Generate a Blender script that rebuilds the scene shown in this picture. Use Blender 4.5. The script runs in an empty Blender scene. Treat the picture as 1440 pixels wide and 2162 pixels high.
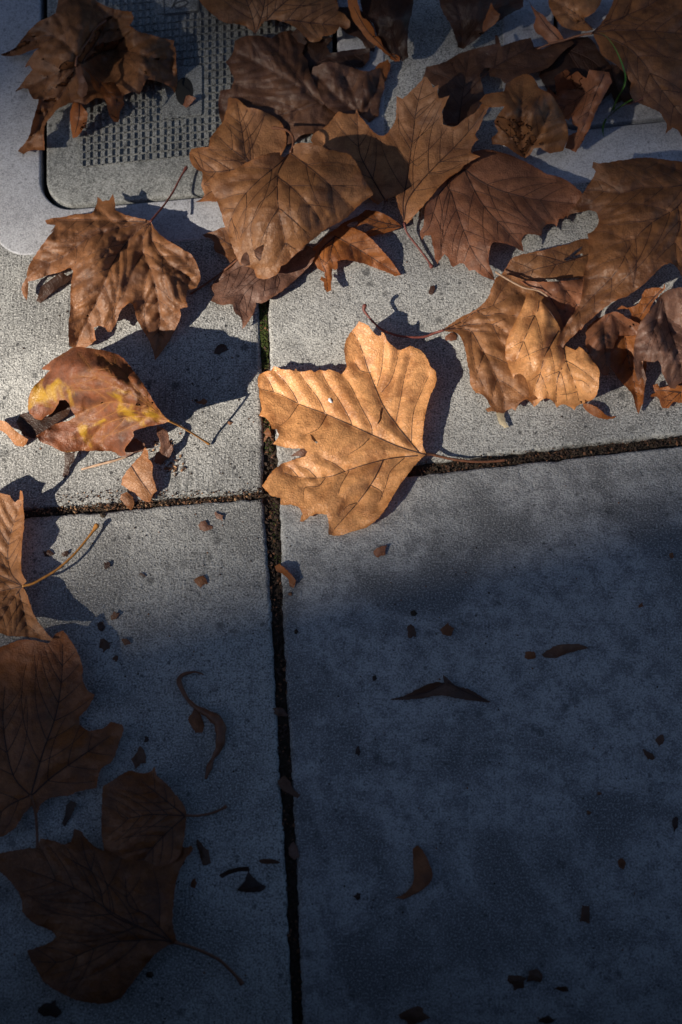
import bpy, bmesh, math, random
import numpy as np
from mathutils import Vector, Matrix
from mathutils.geometry import delaunay_2d_cdt
R = math.radians
random.seed(7); rng = np.random.default_rng(11)
C = bpy.context.scene.collection
SC = bpy.context.scene

# ------------------------------------------------------------------ camera
W0, H0, FPX = 1440.0, 2162.0, 3003.0          # photograph's pixels
TILT, DIST = R(20.0), 1.26
cam_d = bpy.data.cameras.new('camera'); cam = bpy.data.objects.new('camera', cam_d); C.objects.link(cam)
cam.rotation_euler = (TILT, 0, 0)
FW = np.array([0, math.sin(TILT), -math.cos(TILT)]); UP = np.array([0, math.cos(TILT), math.sin(TILT)]); RT = np.array([1.0, 0, 0])
CAM = -FW * DIST
cam.location = CAM
cam_d.sensor_fit = 'HORIZONTAL'; cam_d.sensor_width = 24; cam_d.lens = 24 * FPX / W0
cam_d.clip_start = 0.02; cam_d.clip_end = 500
cam_d.dof.use_dof = True; cam_d.dof.focus_distance = 1.275; cam_d.dof.aperture_fstop = 5.0
SC.camera = cam

# ------------------------------------------------------------------ light
SUN_EL, SUN_AZ = R(34), R(38)                  # the light travels towards +x, slightly +y
world = bpy.data.worlds.new('World'); SC.world = world; world.use_nodes = True
wn = world.node_tree; bg = wn.nodes['Background']
sky = wn.nodes.new('ShaderNodeTexSky'); sky.sky_type = 'NISHITA'; sky.sun_disc = False
sky.sun_elevation = SUN_EL; sky.ozone_density = 4.0
SDIR = Vector((-math.cos(SUN_EL)*math.cos(SUN_AZ), -math.cos(SUN_EL)*math.sin(SUN_AZ), math.sin(SUN_EL)))  # towards the sun
sky.sun_rotation = math.atan2(SDIR.x, SDIR.y)
wn.links.new(sky.outputs[0], bg.inputs[0]); bg.inputs[1].default_value = 0.05
sun_d = bpy.data.lights.new('sun', 'SUN'); sun = bpy.data.objects.new('sun', sun_d); C.objects.link(sun)
sun_d.energy = 5.0; sun_d.angle = R(0.53); sun_d.color = (1.0, 0.90, 0.75)
sun.rotation_euler = SDIR.to_track_quat('Z', 'Y').to_euler(); sun.location = (-3, -1, 3)
SC.view_settings.view_transform = 'Standard'; SC.view_settings.look = 'None'
SC.view_settings.exposure = 1.0; SC.view_settings.gamma = 1

# ------------------------------------------------------------------ helpers
def unproj(p, z):
    """photo pixels (N,2) and heights z in metres -> points (N,3) lying at that height"""
    p = np.atleast_2d(np.asarray(p, float)); z = np.broadcast_to(np.asarray(z, float), (len(p),))
    d = FW[None] * FPX + RT[None] * (p[:, :1] - W0/2) + UP[None] * (H0/2 - p[:, 1:2])
    t = (z - CAM[2]) / d[:, 2]
    return CAM[None] + d * t[:, None]

ZM = dict(A=(0,0,4), B=(450,0,2.6667), C=(400,150,4), D=(700,0,4), E=(1080,0,4), F=(700,300,4), G=(1080,300,4),
          H=(400,380,4), I=(30,400,3.4286), J=(0,700,3.1304), K=(540,620,2.88), L=(900,500,4.8), M=(1140,500,4.8),
          N=(0,1000,4.8), O=(0,1300,3), P=(0,1700,2.5714), Q=(900,0,2.6667), R=(900,400,2.6667), S=(400,400,2.4), X=(0,0,1))
def T(code, pts):
    ox, oy, f = ZM[code]
    return [tuple([ox + q[0]/f, oy + q[1]/f] + list(q[2:])) for q in pts]

def tag(o, label=None, cat=None, group=None, kind=None):
    if label: o['label'] = label
    if cat: o['category'] = cat
    if group: o['group'] = group
    if kind: o['kind'] = kind
    return o
def empty(name, loc):
    o = bpy.data.objects.new(name, None); C.objects.link(o); o.location = loc; o.empty_display_size = 0.02
    return o
def mesh_obj(name, verts, faces, mats, parent=None, mat_idx=None, smooth=True, attrs=None, origin=(0,0,0)):
    v = np.asarray(verts, float).reshape(-1, 3) - np.asarray(origin, float)[None]
    me = bpy.data.meshes.new(name); me.from_pydata(v.tolist(), [], [tuple(int(i) for i in f) for f in faces])
    for m in (mats if isinstance(mats, (list, tuple)) else [mats]): me.materials.append(m)
    if mat_idx is not None: me.polygons.foreach_set('material_index', np.asarray(mat_idx, np.int32))
    if smooth: me.polygons.foreach_set('use_smooth', np.ones(len(me.polygons), bool))
    if attrs:
        for k, a in attrs.items():
            at = me.attributes.new(k, 'FLOAT', 'POINT'); at.data.foreach_set('value', np.asarray(a, np.float32))
    me.update()
    o = bpy.data.objects.new(name, me); C.objects.link(o)
    if parent is not None: o.parent = parent
    else: o.location = origin
    return o

def vnoise(p, seed=0):
    """smooth value noise, p (N,2), result about -1..1"""
    p = np.asarray(p, float); i = np.floor(p).astype(np.int64); f = p - i; f = f*f*f*(f*(f*6-15)+10)
    def h(a, b):
        n = (a*374761393 + b*668265263 + seed*974634777) & 0xffffffff
        n = ((n ^ (n >> 13)) * 1274126177) & 0xffffffff
        return ((n ^ (n >> 16)) & 0xffff) / 32767.5 - 1
    a = h(i[:,0], i[:,1]); b = h(i[:,0]+1, i[:,1]); c = h(i[:,0], i[:,1]+1); d = h(i[:,0]+1, i[:,1]+1)
    return (a*(1-f[:,0])+b*f[:,0])*(1-f[:,1]) + (c*(1-f[:,0])+d*f[:,0])*f[:,1]

def catmull(pts, step, sharp=None, closed=False):
    """resample a polyline smoothly; corners turning more than `sharp` degrees stay corners"""
    P = np.asarray(pts, float); n = len(P); out = []
    def corner(i):
        if not closed and (i == 0 or i == n-1): return True
        if sharp is None: return False
        a = P[i]-P[i-1]; b = P[(i+1) % n]-P[i]
        c = np.dot(a[:2], b[:2])/(np.linalg.norm(a[:2])*np.linalg.norm(b[:2])+1e-9)
        return math.degrees(math.acos(max(-1, min(1, c)))) > sharp
    segs = n if closed else n-1
    for i in range(segs):
        p1, p2 = P[i], P[(i+1) % n]
        p0 = P[i-1] if not corner(i) else 2*p1-p2
        p3 = P[(i+2) % n] if not corner((i+1) % n) else 2*p2-p1
        k = max(1, int(round(np.linalg.norm((p2-p1)[:2])/step)))
        for j in range(k):
            t = j/k
            out.append(0.5*((2*p1)+(-p0+p2)*t+(2*p0-5*p1+4*p2-p3)*t*t+(-p0+3*p1-3*p2+p3)*t**3))
    if not closed: out.append(P[-1])
    return np.array(out)

def seg_dist(p, poly, closed=False):
    """distance of points p (N,2) to a polyline"""
    A = poly[:, :2]; B = np.roll(A, -1, 0) if closed else A[1:]
    A = A if closed else A[:-1]
    p = np.asarray(p, float)[:, :2]; ab = B-A; L = (ab*ab).sum(1)+1e-12; out = np.empty(len(p))
    ch = max(1, 400000//max(1, len(A)))
    for i in range(0, len(p), ch):
        d = p[i:i+ch, None, :]-A[None]; t = np.clip((d*ab[None]).sum(2)/L, 0, 1)
        e = d-t[..., None]*ab[None]; out[i:i+ch] = np.sqrt((e*e).sum(2).min(1))
    return out
def inside(p, poly):
    p = np.asarray(p, float); A = np.asarray(poly, float)[:, :2]; B = np.roll(A, -1, 0); out = np.empty(len(p), bool)
    x1, y1, x2, y2 = A[:, 0], A[:, 1], B[:, 0], B[:, 1]; dy = np.where(y2 == y1, 1e-12, y2-y1); ch = max(1, 400000//len(A))
    for i in range(0, len(p), ch):
        x = p[i:i+ch, 0:1]; y = p[i:i+ch, 1:2]
        c = ((y1 > y) != (y2 > y)) & (x < (x2-x1)*(y-y1)/dy+x1)
        out[i:i+ch] = c.sum(1) % 2 == 1
    return out

def tps(ctrl):
    P = np.array([c[:2] for c in ctrl], float)/100; z = np.array([c[2] for c in ctrl], float); n = len(P)
    if n < 3: return lambda q: np.full(len(q), z.mean())
    def U(r): return np.where(r > 1e-9, r*r*np.log(r+1e-12), 0)
    K = U(np.linalg.norm(P[:, None]-P[None], axis=2)) + np.eye(n)*0.02
    Q = np.c_[np.ones(n), P]; Am = np.block([[K, Q], [Q.T, np.zeros((3, 3))]])
    w = np.linalg.lstsq(Am, np.r_[z, 0, 0, 0], rcond=None)[0]
    lo, hi = z.min()-4, z.max()+6
    def f(q):
        q = np.asarray(q, float)/100
        v = U(np.linalg.norm(q[:, None]-P[None], axis=2)) @ w[:n] + w[n] + q @ w[n+1:]
        return np.clip(v, lo, hi)
    return f

# ------------------------------------------------------------------ materials
class NT:
    def __init__(s, name):
        s.m = bpy.data.materials.new(name); s.m.use_nodes = True; s.t = s.m.node_tree; s.b = s.t.nodes['Principled BSDF']
        s.out = s.t.nodes['Material Output']
    def n(s, typ, **kw):
        x = s.t.nodes.new(typ)
        for k, v in kw.items():
            if k.startswith('i_'): x.inputs[int(k[2:])].default_value = v
            else: setattr(x, k, v)
        return x
    def l(s, a, b): s.t.links.new(a, b)
    def coord(s, scale=(1,1,1), kind='Object'):
        c = s.n('ShaderNodeTexCoord'); mp = s.n('ShaderNodeMapping'); mp.inputs['Scale'].default_value = scale
        s.l(c.outputs[kind], mp.inputs[0]); return mp.outputs[0]
    def noise(s, v, scale, detail=4, rough=0.55, dist=0):
        x = s.n('ShaderNodeTexNoise'); x.inputs['Scale'].default_value = scale; x.inputs['Detail'].default_value = detail
        x.inputs['Roughness'].default_value = rough; x.inputs['Distortion'].default_value = dist
        s.l(v, x.inputs['Vector']); return x.outputs['Fac']
    def ramp(s, v, a, b, lo=0., hi=1.):
        x = s.n('ShaderNodeMapRange', interpolation_type='SMOOTHSTEP'); x.inputs[1].default_value = a; x.inputs[2].default_value = b
        x.inputs[3].default_value = lo; x.inputs[4].default_value = hi; s.l(v, x.inputs[0]); return x.outputs[0]
    def mix(s, f, a, b, mode='MIX'):
        x = s.n('ShaderNodeMix', data_type='RGBA', blend_type=mode)
        for sock, val in ((x.inputs[0], f), (x.inputs[6], a), (x.inputs[7], b)):
            if isinstance(val, (float, int)): sock.default_value = val
            elif isinstance(val, tuple): sock.default_value = (*val[:3], 1)
            else: s.l(val, sock)
        return x.outputs[2]
    def math(s, op, a, b=0.0):
        x = s.n('ShaderNodeMath', operation=op)
        for sock, val in ((x.inputs[0], a), (x.inputs[1], b)):
            if isinstance(val, (float, int)): sock.default_value = val
            else: s.l(val, sock)
        return x.outputs[0]
    def bump(s, h, dist, strength=1.0, prev=None):
        x = s.n('ShaderNodeBump'); x.inputs['Strength'].default_value = strength; x.inputs['Distance'].default_value = dist
        s.l(h, x.inputs['Height'])
        if prev: s.l(prev, x.inputs['Normal'])
        return x.outputs[0]
    def attr(s, name):
        return s.n('ShaderNodeAttribute', attribute_name=name).outputs['Fac']

def leaf_mat(name, base, blotch, edge, vein=None, transl=0.16, rough=0.48, extra=None, blot=(0.42, 0.66)):
    s = NT(name); v = s.coord()
    info = s.n('ShaderNodeObjectInfo')
    off = s.n('ShaderNodeVectorMath', operation='ADD'); s.l(v, off.inputs[0])
    mul = s.math('MULTIPLY', info.outputs['Random'], 7.3); s.l(mul, off.inputs[1]); v = off.outputs[0]
    big = s.noise(v, 38, 5, 0.6, 0.4); mid = s.noise(v, 130, 5, 0.6, 0.3); fine = s.noise(v, 900, 3, 0.6)
    col = s.mix(s.ramp(big, *blot), base, blotch)
    col = s.mix(s.ramp(mid, 0.40, 0.66, 0.0, 0.5), col, tuple(c*0.62 for c in blotch))
    col = s.mix(s.math('MULTIPLY', s.ramp(fine, 0.35, 0.65, 0.0, 0.45), s.ramp(s.noise(v, 75, 3), 0.4, 0.6)), col, tuple(min(1, c*1.35) for c in base))
    if extra:                                   # a second pigment in soft patches
        ex = s.noise(v, extra[3], 3, 0.5, 0.6); col = s.mix(s.ramp(ex, extra[1], extra[2]), col, extra[0])
    vo = s.n('ShaderNodeTexVoronoi', feature='DISTANCE_TO_EDGE'); vo.inputs['Scale'].default_value = 330; vo.inputs['Randomness'].default_value = 1.0
    s.l(v, vo.inputs['Vector']); net = s.ramp(vo.outputs['Distance'], 0.0, 0.16, 1.0, 0.0)
    col = s.mix(s.math('MULTIPLY', net, 0.16), col, tuple(c*0.45 for c in edge))
    # withered dark specks
    sp = s.n('ShaderNodeTexVoronoi'); sp.inputs['Scale'].default_value = 150; s.l(v, sp.inputs['Vector'])
    spm = s.math('MULTIPLY', s.ramp(sp.outputs['Distance'], 0.10, 0.22, 1, 0), s.ramp(s.noise(v, 60, 2), 0.56, 0.66))
    col = s.mix(s.math('MULTIPLY', spm, 0.65), col, tuple(c*0.3 for c in edge))
    en = s.math('MULTIPLY', s.attr('edge'), s.ramp(s.noise(v, 90, 3), 0.3, 0.65, 0.2, 1.0))
    col = s.mix(en, col, edge)
    vn = s.math('MULTIPLY', s.attr('vein'), 0.22); col = s.mix(vn, col, vein or tuple(c*0.5 for c in edge))
    hsv = s.n('ShaderNodeHueSaturation'); s.l(s.math('ADD', s.math('MULTIPLY', info.outputs['Random'], 0.5), 0.75), hsv.inputs['Value'])
    hsv.inputs['Saturation'].default_value = 1.02; s.l(col, hsv.inputs['Color']); col = hsv.outputs[0]
    s.l(col, s.b.inputs['Base Color'])
    s.l(s.ramp(mid, 0.3, 0.7, rough-0.08, rough+0.14), s.b.inputs['Roughness'])
    s.b.inputs['Specular IOR Level'].default_value = 0.5
    h = s.math('ADD', s.math('MULTIPLY', mid, 1.0), s.math('MULTIPLY', fine, 0.25))
    nb = s.bump(h, 0.0010, 0.8); nb = s.bump(net, 0.00025, 0.6, nb); s.l(nb, s.b.inputs['Normal'])
    tr = s.n('ShaderNodeBsdfTranslucent'); s.l(s.mix(0.6, col, (base[0]*1.6, base[1]*0.9, base[2]*0.35)), tr.inputs[0]); s.l(nb, tr.inputs['Normal'])
    mx = s.n('ShaderNodeMixShader'); mx.inputs[0].default_value = transl
    s.l(s.b.outputs[0], mx.inputs[1]); s.l(tr.outputs[0], mx.inputs[2]); s.l(mx.outputs[0], s.out.inputs[0])
    return s.m
def plain(name, col, rough=0.7, nscale=300, var=0.4, bump=0.0006, spec=0.4):
    s = NT(name); v = s.coord(); n1 = s.noise(v, nscale, 4)
    s.l(s.mix(n1, tuple(c*(1-var) for c in col), tuple(min(1, c*(1+var)) for c in col)), s.b.inputs['Base Color'])
    s.b.inputs['Roughness'].default_value = rough; s.b.inputs['Specular IOR Level'].default_value = spec
    s.l(s.bump(n1, bump), s.b.inputs['Normal']); return s.m

def concrete_mat(name, base, dark, speck=1.0, stri=1.0, stain=1.0, bump=1.0, spotcol=(0.035, 0.036, 0.04), off=0.0):
    s = NT(name); c0 = s.coord(); ad = s.n('ShaderNodeVectorMath', operation='ADD'); ad.inputs[1].default_value = (off, off*0.7, 0); s.l(c0, ad.inputs[0]); v = ad.outputs[0]
    big = s.noise(v, 9, 5, 0.62, 0.5); mid = s.noise(v, 55, 6, 0.7, 0.3); clump = s.noise(v, 190, 4, 0.65)
    grain = s.noise(v, 640, 2, 0.5); g3 = s.noise(v, 1500, 1, 0.5); g2 = s.noise(v, 330, 3, 0.6)
    col = s.mix(s.ramp(mid, 0.42, 0.64, 0, 0.65*stain), base, dark)
    col = s.mix(s.ramp(big, 0.46, 0.64, 0, 0.75*stain), col, tuple(c*0.80 for c in dark))
    col = s.mix(s.ramp(clump, 0.47, 0.62, 0, 0.55*speck), col, tuple(c*0.55 for c in base))
    gm = s.math('MULTIPLY', s.ramp(grain, 0.49, 0.60, 0, 1.0), s.ramp(clump, 0.36, 0.58, 0.35, 1.0))
    col = s.mix(s.math('MULTIPLY', gm, 0.85*speck), col, tuple(c*0.22 for c in base))
    col = s.mix(s.ramp(grain, 0.46, 0.38, 0, 0.6*speck), col, tuple(min(1, c*1.5) for c in base))
    col = s.mix(s.ramp(g3, 0.60, 0.70, 0, 0.5*speck), col, tuple(min(1, c*1.7) for c in base))
    h = s.math('MULTIPLY', s.math('ADD', grain, s.math('MULTIPLY', clump, 1.2)), -1)
    if stri > 0:
        st = s.noise(s.coord((420, 34, 1)), 1, 3, 0.6, 0.6); sm = s.ramp(s.noise(v, 16, 3), 0.38, 0.6)
        col = s.mix(s.math('MULTIPLY', s.math('MULTIPLY', s.ramp(st, 0.50, 0.64), sm), 0.6*stri), col, tuple(c*0.25 for c in base))
        h = s.math('SUBTRACT', h, s.math('MULTIPLY', s.math('MULTIPLY', st, sm), 0.9*stri))
    for sc, r0, r1, t0, t1, amt in ((230, .12, .26, .48, .56, .85), (105, .10, .22, .50, .58, .85), (48, .10, .26, .50, .58, .7), (20, .08, .30, .50, .6, .45)):
        vo = s.n('ShaderNodeTexVoronoi'); vo.inputs['Scale'].default_value = sc; s.l(v, vo.inputs['Vector'])
        dd = s.math('ADD', vo.outputs['Distance'], s.math('MULTIPLY', s.math('SUBTRACT', g2 if sc > 60 else clump, 0.5), 0.55))
        m = s.math('MULTIPLY', s.ramp(dd, r0, r1, 1, 0), s.ramp(s.noise(v, sc*0.33, 2), t0, t1))
        col = s.mix(s.math('MULTIPLY', m, amt*speck), col, spotcol)
    s.l(col, s.b.inputs['Base Color']); s.b.inputs['Roughness'].default_value = 0.82; s.b.inputs['Specular IOR Level'].default_value = 0.25
    nb = s.bump(h, 0.0010*bump, 1.0); nb = s.bump(mid, 0.002*bump, 0.6, nb)
    s.l(nb, s.b.inputs['Normal']); return s.m

LM = dict(
 hero = leaf_mat('pale_tan_leaf', (0.72,0.36,0.155), (0.40,0.175,0.072), (0.44,0.18,0.06), (0.14,0.055,0.022), rough=0.36, blot=(0.46, 0.64)),  # blotches also put soft dappled shade into the leaf colour
 tan = leaf_mat('tan_leaf', (0.35,0.165,0.073), (0.19,0.083,0.038), (0.28,0.105,0.035), (0.10,0.035,0.02)),
 brown = leaf_mat('brown_leaf', (0.24,0.108,0.048), (0.115,0.05,0.025), (0.20,0.075,0.028), (0.07,0.028,0.018)),
 pink = leaf_mat('pinkish_brown_leaf', (0.26,0.113,0.062), (0.16,0.066,0.038), (0.23,0.08,0.035), (0.07,0.025,0.02)),
 grey = leaf_mat('grey_brown_leaf', (0.19,0.10,0.072), (0.095,0.048,0.036), (0.16,0.07,0.04), (0.08,0.04,0.03)),
 dark = leaf_mat('dark_and_shaded_leaf', (0.055,0.026,0.017), (0.03,0.015,0.011), (0.05,0.02,0.012), (0.03,0.014,0.01)),  # also puts the shadow on buried leaves into a near-black tone
 orange = leaf_mat('orange_brown_leaf', (0.33,0.12,0.036), (0.17,0.058,0.022), (0.24,0.075,0.02), (0.12,0.04,0.02), transl=0.25),
 umber = leaf_mat('umber_leaf', (0.15,0.072,0.042), (0.085,0.04,0.026), (0.12,0.05,0.025), (0.05,0.022,0.015)),
 russet = leaf_mat('russet_leaf', (0.25,0.088,0.028), (0.13,0.045,0.017), (0.18,0.06,0.02), (0.07,0.025,0.012)),
 yellow = leaf_mat('rust_and_yellow_leaf', (0.15,0.05,0.023), (0.055,0.02,0.012), (0.17,0.055,0.018), (0.28,0.12,0.03), rough=0.50,
                   extra=((0.30,0.165,0.014), 0.56, 0.68, 34)),
)
VM = dict(dark=plain('vein_dark', (0.05,0.019,0.012), 0.6, 400), dullgold=plain('vein_dull_gold', (0.24,0.10,0.03), 0.5, 400))
STEMM = dict(brown=plain('stem_brown', (0.16,0.065,0.035), 0.5, 260, 0.5), gold=plain('stem_gold', (0.40,0.18,0.045), 0.42, 200, 0.5),
             pale=plain('stem_pale', (0.42,0.28,0.19), 0.6, 200, 0.4), red=plain('stem_red', (0.17,0.05,0.04), 0.5, 260, 0.4))

# ------------------------------------------------------------------ geometry builders
def tube(P, rad, sides=8, cap=True, seedr=0.0):
    """P (N,3) world points, rad (N,) -> verts, faces"""
    P = np.asarray(P, float); n = len(P); V = []; F = []
    for i in range(n):
        t = P[min(i+1, n-1)]-P[max(i-1, 0)]; t = t/(np.linalg.norm(t)+1e-12)
        a = np.cross(t, [0, 0, 1.0]); 
        if np.linalg.norm(a) < 1e-3: a = np.array([1.0, 0, 0])
        a /= np.linalg.norm(a); b = np.cross(a, t)
        for k in range(sides):
            an = 2*math.pi*k/sides
            V.append(P[i]+rad[i]*(math.cos(an)*a+math.sin(an)*b))
    for i in range(n-1):
        for k in range(sides):
            k2 = (k+1) % sides
            F.append((i*sides+k, i*sides+k2, (i+1)*sides+k2, (i+1)*sides+k))
    if cap: F.append(tuple(range(sides))[::-1]); F.append(tuple((n-1)*sides+k for k in range(sides)))
    return V, F

def cdt(points, loops):
    """points (N,2) and closed index loops (outer first, holes after) -> (verts2d, tris)"""
    edges = []
    for lp in loops: edges += [(lp[i], lp[(i+1) % len(lp)]) for i in range(len(lp))]
    vs, es, fs, ov, oe, of = delaunay_2d_cdt([Vector((float(a), float(b))) for a, b in points], edges, [], 0, 1e-7)
    V = np.array([(q.x, q.y) for q in vs]); Fc = [tuple(f) for f in fs if len(f) == 3]
    return V, Fc

def vein_branches(mains, outline, spacing=26, ang=47, r=rng):
    out = []
    for mi, mv in enumerate(mains):
        cm = catmull(mv, 3)[:, :2]; d = np.r_[0, np.cumsum(np.hypot(*np.diff(cm, axis=0).T))]; Lt = d[-1]
        if Lt < 40: continue
        s = Lt*0.22; side = 1
        while s < Lt*0.9:
            i = int(np.searchsorted(d, s)); i = min(max(i, 1), len(cm)-2)
            t = cm[i+1]-cm[i-1]; t /= np.linalg.norm(t)+1e-9
            for sd in (side, -side):
                a = R(ang+r.uniform(-7, 7))*sd; p = cm[i].copy(); poly = [p.copy()]
                th = math.atan2(t[1], t[0])+a; maxL = (Lt-s)*0.75+25
                for k in range(int(maxL/4)):
                    th -= sd*R(0.9); p = p+4*np.array([math.cos(th), math.sin(th)])
                    if not inside(p[None], outline)[0]: break
                    if seg_dist(p[None], outline, True)[0] < 4: break
                    if k > 4 and any(seg_dist(p[None], np.asarray(o)[:, :2])[0] < 7 for j, o in enumerate(mains) if j != mi): break
                    poly.append(p.copy())
                if len(poly) > 4: out.append(np.array(poly))
            s += spacing*r.uniform(0.8, 1.25); side = -side
    return out

ALLH = {}
def build_blade(name, outline, ctrl, veins, mat, parent, origin, seed, crease=1.2, billow=2.2, wr=1.0, wr2=0.35, edge=2.0,
                sec=None, auto=True, holes=(), step=4.2, vr=(0.72, 0.30), sr=0.36, vmat='dark', minz=0.8, spacing=26, jag=1.0, veinw=4.0, sb=0.24, sharp=40):
    ol = catmull(outline, 3.4, sharp, True)
    # tiny natural raggedness of the margin
    nn = vnoise(np.c_[np.arange(len(ol))*0.8, np.full(len(ol), seed*3.1)], seed)
    tn = np.roll(ol, -1, 0)-np.roll(ol, 1, 0); tn /= np.hypot(*tn.T)[:, None]+1e-9
    ol = ol + np.c_[-tn[:, 1], tn[:, 0]]*nn[:, None]*jag
    mains = [np.array(catmull(v, 4))[:, :2] for v in veins]
    secs = [np.array(catmull(v, 4))[:, :2] for v in (sec or [])]
    if auto and veins: secs += vein_branches(veins, ol, spacing, r=np.random.default_rng(seed))
    tp = tps(ctrl)
    hl = [catmull(h, 3, 40, True) for h in holes]
    def zf(p):
        z = tp(p)
        if mains:
            dm = np.min([seg_dist(p, m) for m in mains], axis=0)
            z = z + billow*(1-np.exp(-(dm/30)**1.5)) - crease*np.exp(-(dm/6.0))
            if secs:
                ds = np.full(len(p), 1e9)
                for sv in secs:
                    lo = sv.min(0)-26; hi = sv.max(0)+26
                    m = (p[:, 0] > lo[0]) & (p[:, 0] < hi[0]) & (p[:, 1] > lo[1]) & (p[:, 1] < hi[1])
                    if m.any(): ds[m] = np.minimum(ds[m], seg_dist(p[m], sv))
                z = z - crease*0.5*np.exp(-(ds/5.0)) + billow*sb*(1-np.exp(-(ds/13)**1.5))
        de = seg_dist(p, ol, True)
        z = z + edge*np.exp(-de/11)*vnoise(p/34, seed+5)*1.5 + wr*0.6*vnoise(p/40, seed) + wr*0.42*(0.45-np.abs(vnoise(p/27+0.35*vnoise(p/40, seed+8)[:, None], seed+7))*1.6) + wr*0.16*(0.4-np.abs(vnoise(p/12, seed+9))*1.4) + wr*0.08*vnoise(p/13, seed+1) + wr2*0.35*vnoise(p/6.5, seed+2)
        z = z - 0.3*np.exp(-de/3)
        return np.maximum(z, minz) , de
    # interior points
    lo = ol.min(0); hi = ol.max(0)
    gx, gy = np.meshgrid(np.arange(lo[0], hi[0], step), np.arange(lo[1], hi[1], step*0.87))
    gx = gx + (np.arange(gx.shape[0]) % 2)[:, None]*step*0.5
    g = np.c_[gx.ravel(), gy.ravel()]; g += np.random.default_rng(seed).uniform(-0.5, 0.5, g.shape)
    g = g[inside(g, ol)]; g = g[seg_dist(g, ol, True) > 2.2]
    for h in hl:
        if len(g): g = g[~inside(g, h)]; g = g[seg_dist(g, h, True) > 1.6]
    pts = [ol]; loops = [list(range(len(ol)))]; k = len(ol)
    for h in hl: pts.append(h); loops.append(list(range(k, k+len(h)))); k += len(h)
    pts.append(g)
    V2, Fc = cdt(np.concatenate(pts), loops)
    Fa = np.array(Fc); cen = V2[Fa].mean(1); keep = inside(cen, ol)
    for h in hl: keep &= ~inside(cen, h)
    Fa = Fa[keep]
    z, de = zf(V2); W = unproj(V2, z/1000)
    # make faces look up
    a = W[Fa[:, 1]]-W[Fa[:, 0]]; b = W[Fa[:, 2]]-W[Fa[:, 0]]; up = np.cross(a, b)[:, 2] < 0
    Fa[up] = Fa[up][:, ::-1]
    dv = np.full(len(V2), 1e9)
    for m in mains: dv = np.minimum(dv, seg_dist(V2, m))
    for sv in secs: dv = np.minimum(dv, seg_dist(V2, sv)+2.5)
    verts = W.tolist(); faces = [tuple(f) for f in Fa]; mi = [0]*len(faces)
    def addv(poly, r0, r1):
        poly = poly[inside(poly, ol)]
        if len(poly) < 3: return
        zz, _ = zf(poly); P = unproj(poly, (zz+0.18)/1000); n = len(P)
        vv, ff = tube(P, np.linspace(r0, r1, n)/1000, 5, False)
        base = len(verts); verts.extend([list(q) for q in vv]); faces.extend([tuple(i+base for i in f) for f in ff]); mi.extend([1]*len(ff))
    for m in mains: addv(m, *vr)
    for sv in secs: addv(sv, sr, sr*0.45)
    ne = len(verts)-len(V2)
    at = dict(edge=np.r_[np.exp(-de/5.0), np.zeros(ne)], vein=np.r_[np.exp(-(dv/veinw)**2), np.zeros(ne)])
    o = mesh_obj(name, verts, faces, [LM[mat] if isinstance(mat, str) else mat, VM[vmat]], parent, mi, True, at, origin)
    o['_z'] = 0; del o['_z']
    return o, zf

GROUP = 'fallen brown plane leaves'
NLEAF = [0]
def stem_mesh(name, st, r, mat, parent, origin, bulb=2.0, flip=False):
    """st: (px,py,z mm) from the blade outward, with a swollen end"""
    q = catmull(st, 4); P = unproj(q[:, :2], q[:, 2]/1000); n = len(P); t = np.linspace(0, 1, n)
    rad = r*(1.0-0.12*t) * (1+(bulb-1)*np.exp(-((1-t)/0.07)**2)) * (1+0.06*np.sin(np.arange(n)*1.3+len(st)))
    rad[-1] *= 0.75
    V, Fc = tube(P, rad/1000, 9); return mesh_obj(name, V, Fc, STEMM[mat], parent, origin=origin)
def leaf(label, code, outline, ctrl, mat='brown', veins=(), sec=None, stem=None, stem_r=1.2, stem_mat='brown', bulb=1.9, name='dead_leaf', cat='leaf', group=GROUP, base=None, folds=(), zs=1.0, **kw):
    NLEAF[0] += 1; seed = NLEAF[0]*17
    ctrl = [(a, b_, z*zs) for a, b_, z in ctrl]
    if stem: stem = [(q[0], q[1], q[2]*(zs*(1-i/(len(stem)-1))+i/(len(stem)-1))) for i, q in enumerate(stem)]
    folds = [dict(f, ctrl=[(a, b_, z*zs) for a, b_, z in f['ctrl']]) for f in folds]
    c = T(code, ctrl); ol = T(code, outline)
    b = T(code, [base])[0] if base else (T(code, [veins[0][0]])[0] if veins else tuple(np.mean(np.array(ol)[:, :2], 0)))
    origin = unproj([b[:2]], max(0.0, min(q[2] for q in c))/1000*0.5)[0]
    root = empty(name, origin); tag(root, label, cat, group)
    kw['holes'] = [T(code, h) for h in kw.get('holes', [])]
    if sec: sec = [T(code, s) for s in sec]
    build_blade('blade', ol, c, [T(code, v) for v in veins], mat, root, origin, seed, sec=sec, **kw)
    for fd in folds:
        fd = dict(fd); fc = fd.pop('code', code)
        build_blade(fd.pop('name', 'curled_lobe'), T(fc, fd.pop('outline')), T(fc, fd.pop('ctrl')), [T(fc, v) for v in fd.pop('veins', ())],
                    fd.pop('mat', mat), root, origin, seed+3, **fd)
    if stem: stem_mesh('stem', T(code, stem), stem_r, stem_mat, root, origin, bulb)
    return root

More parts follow.
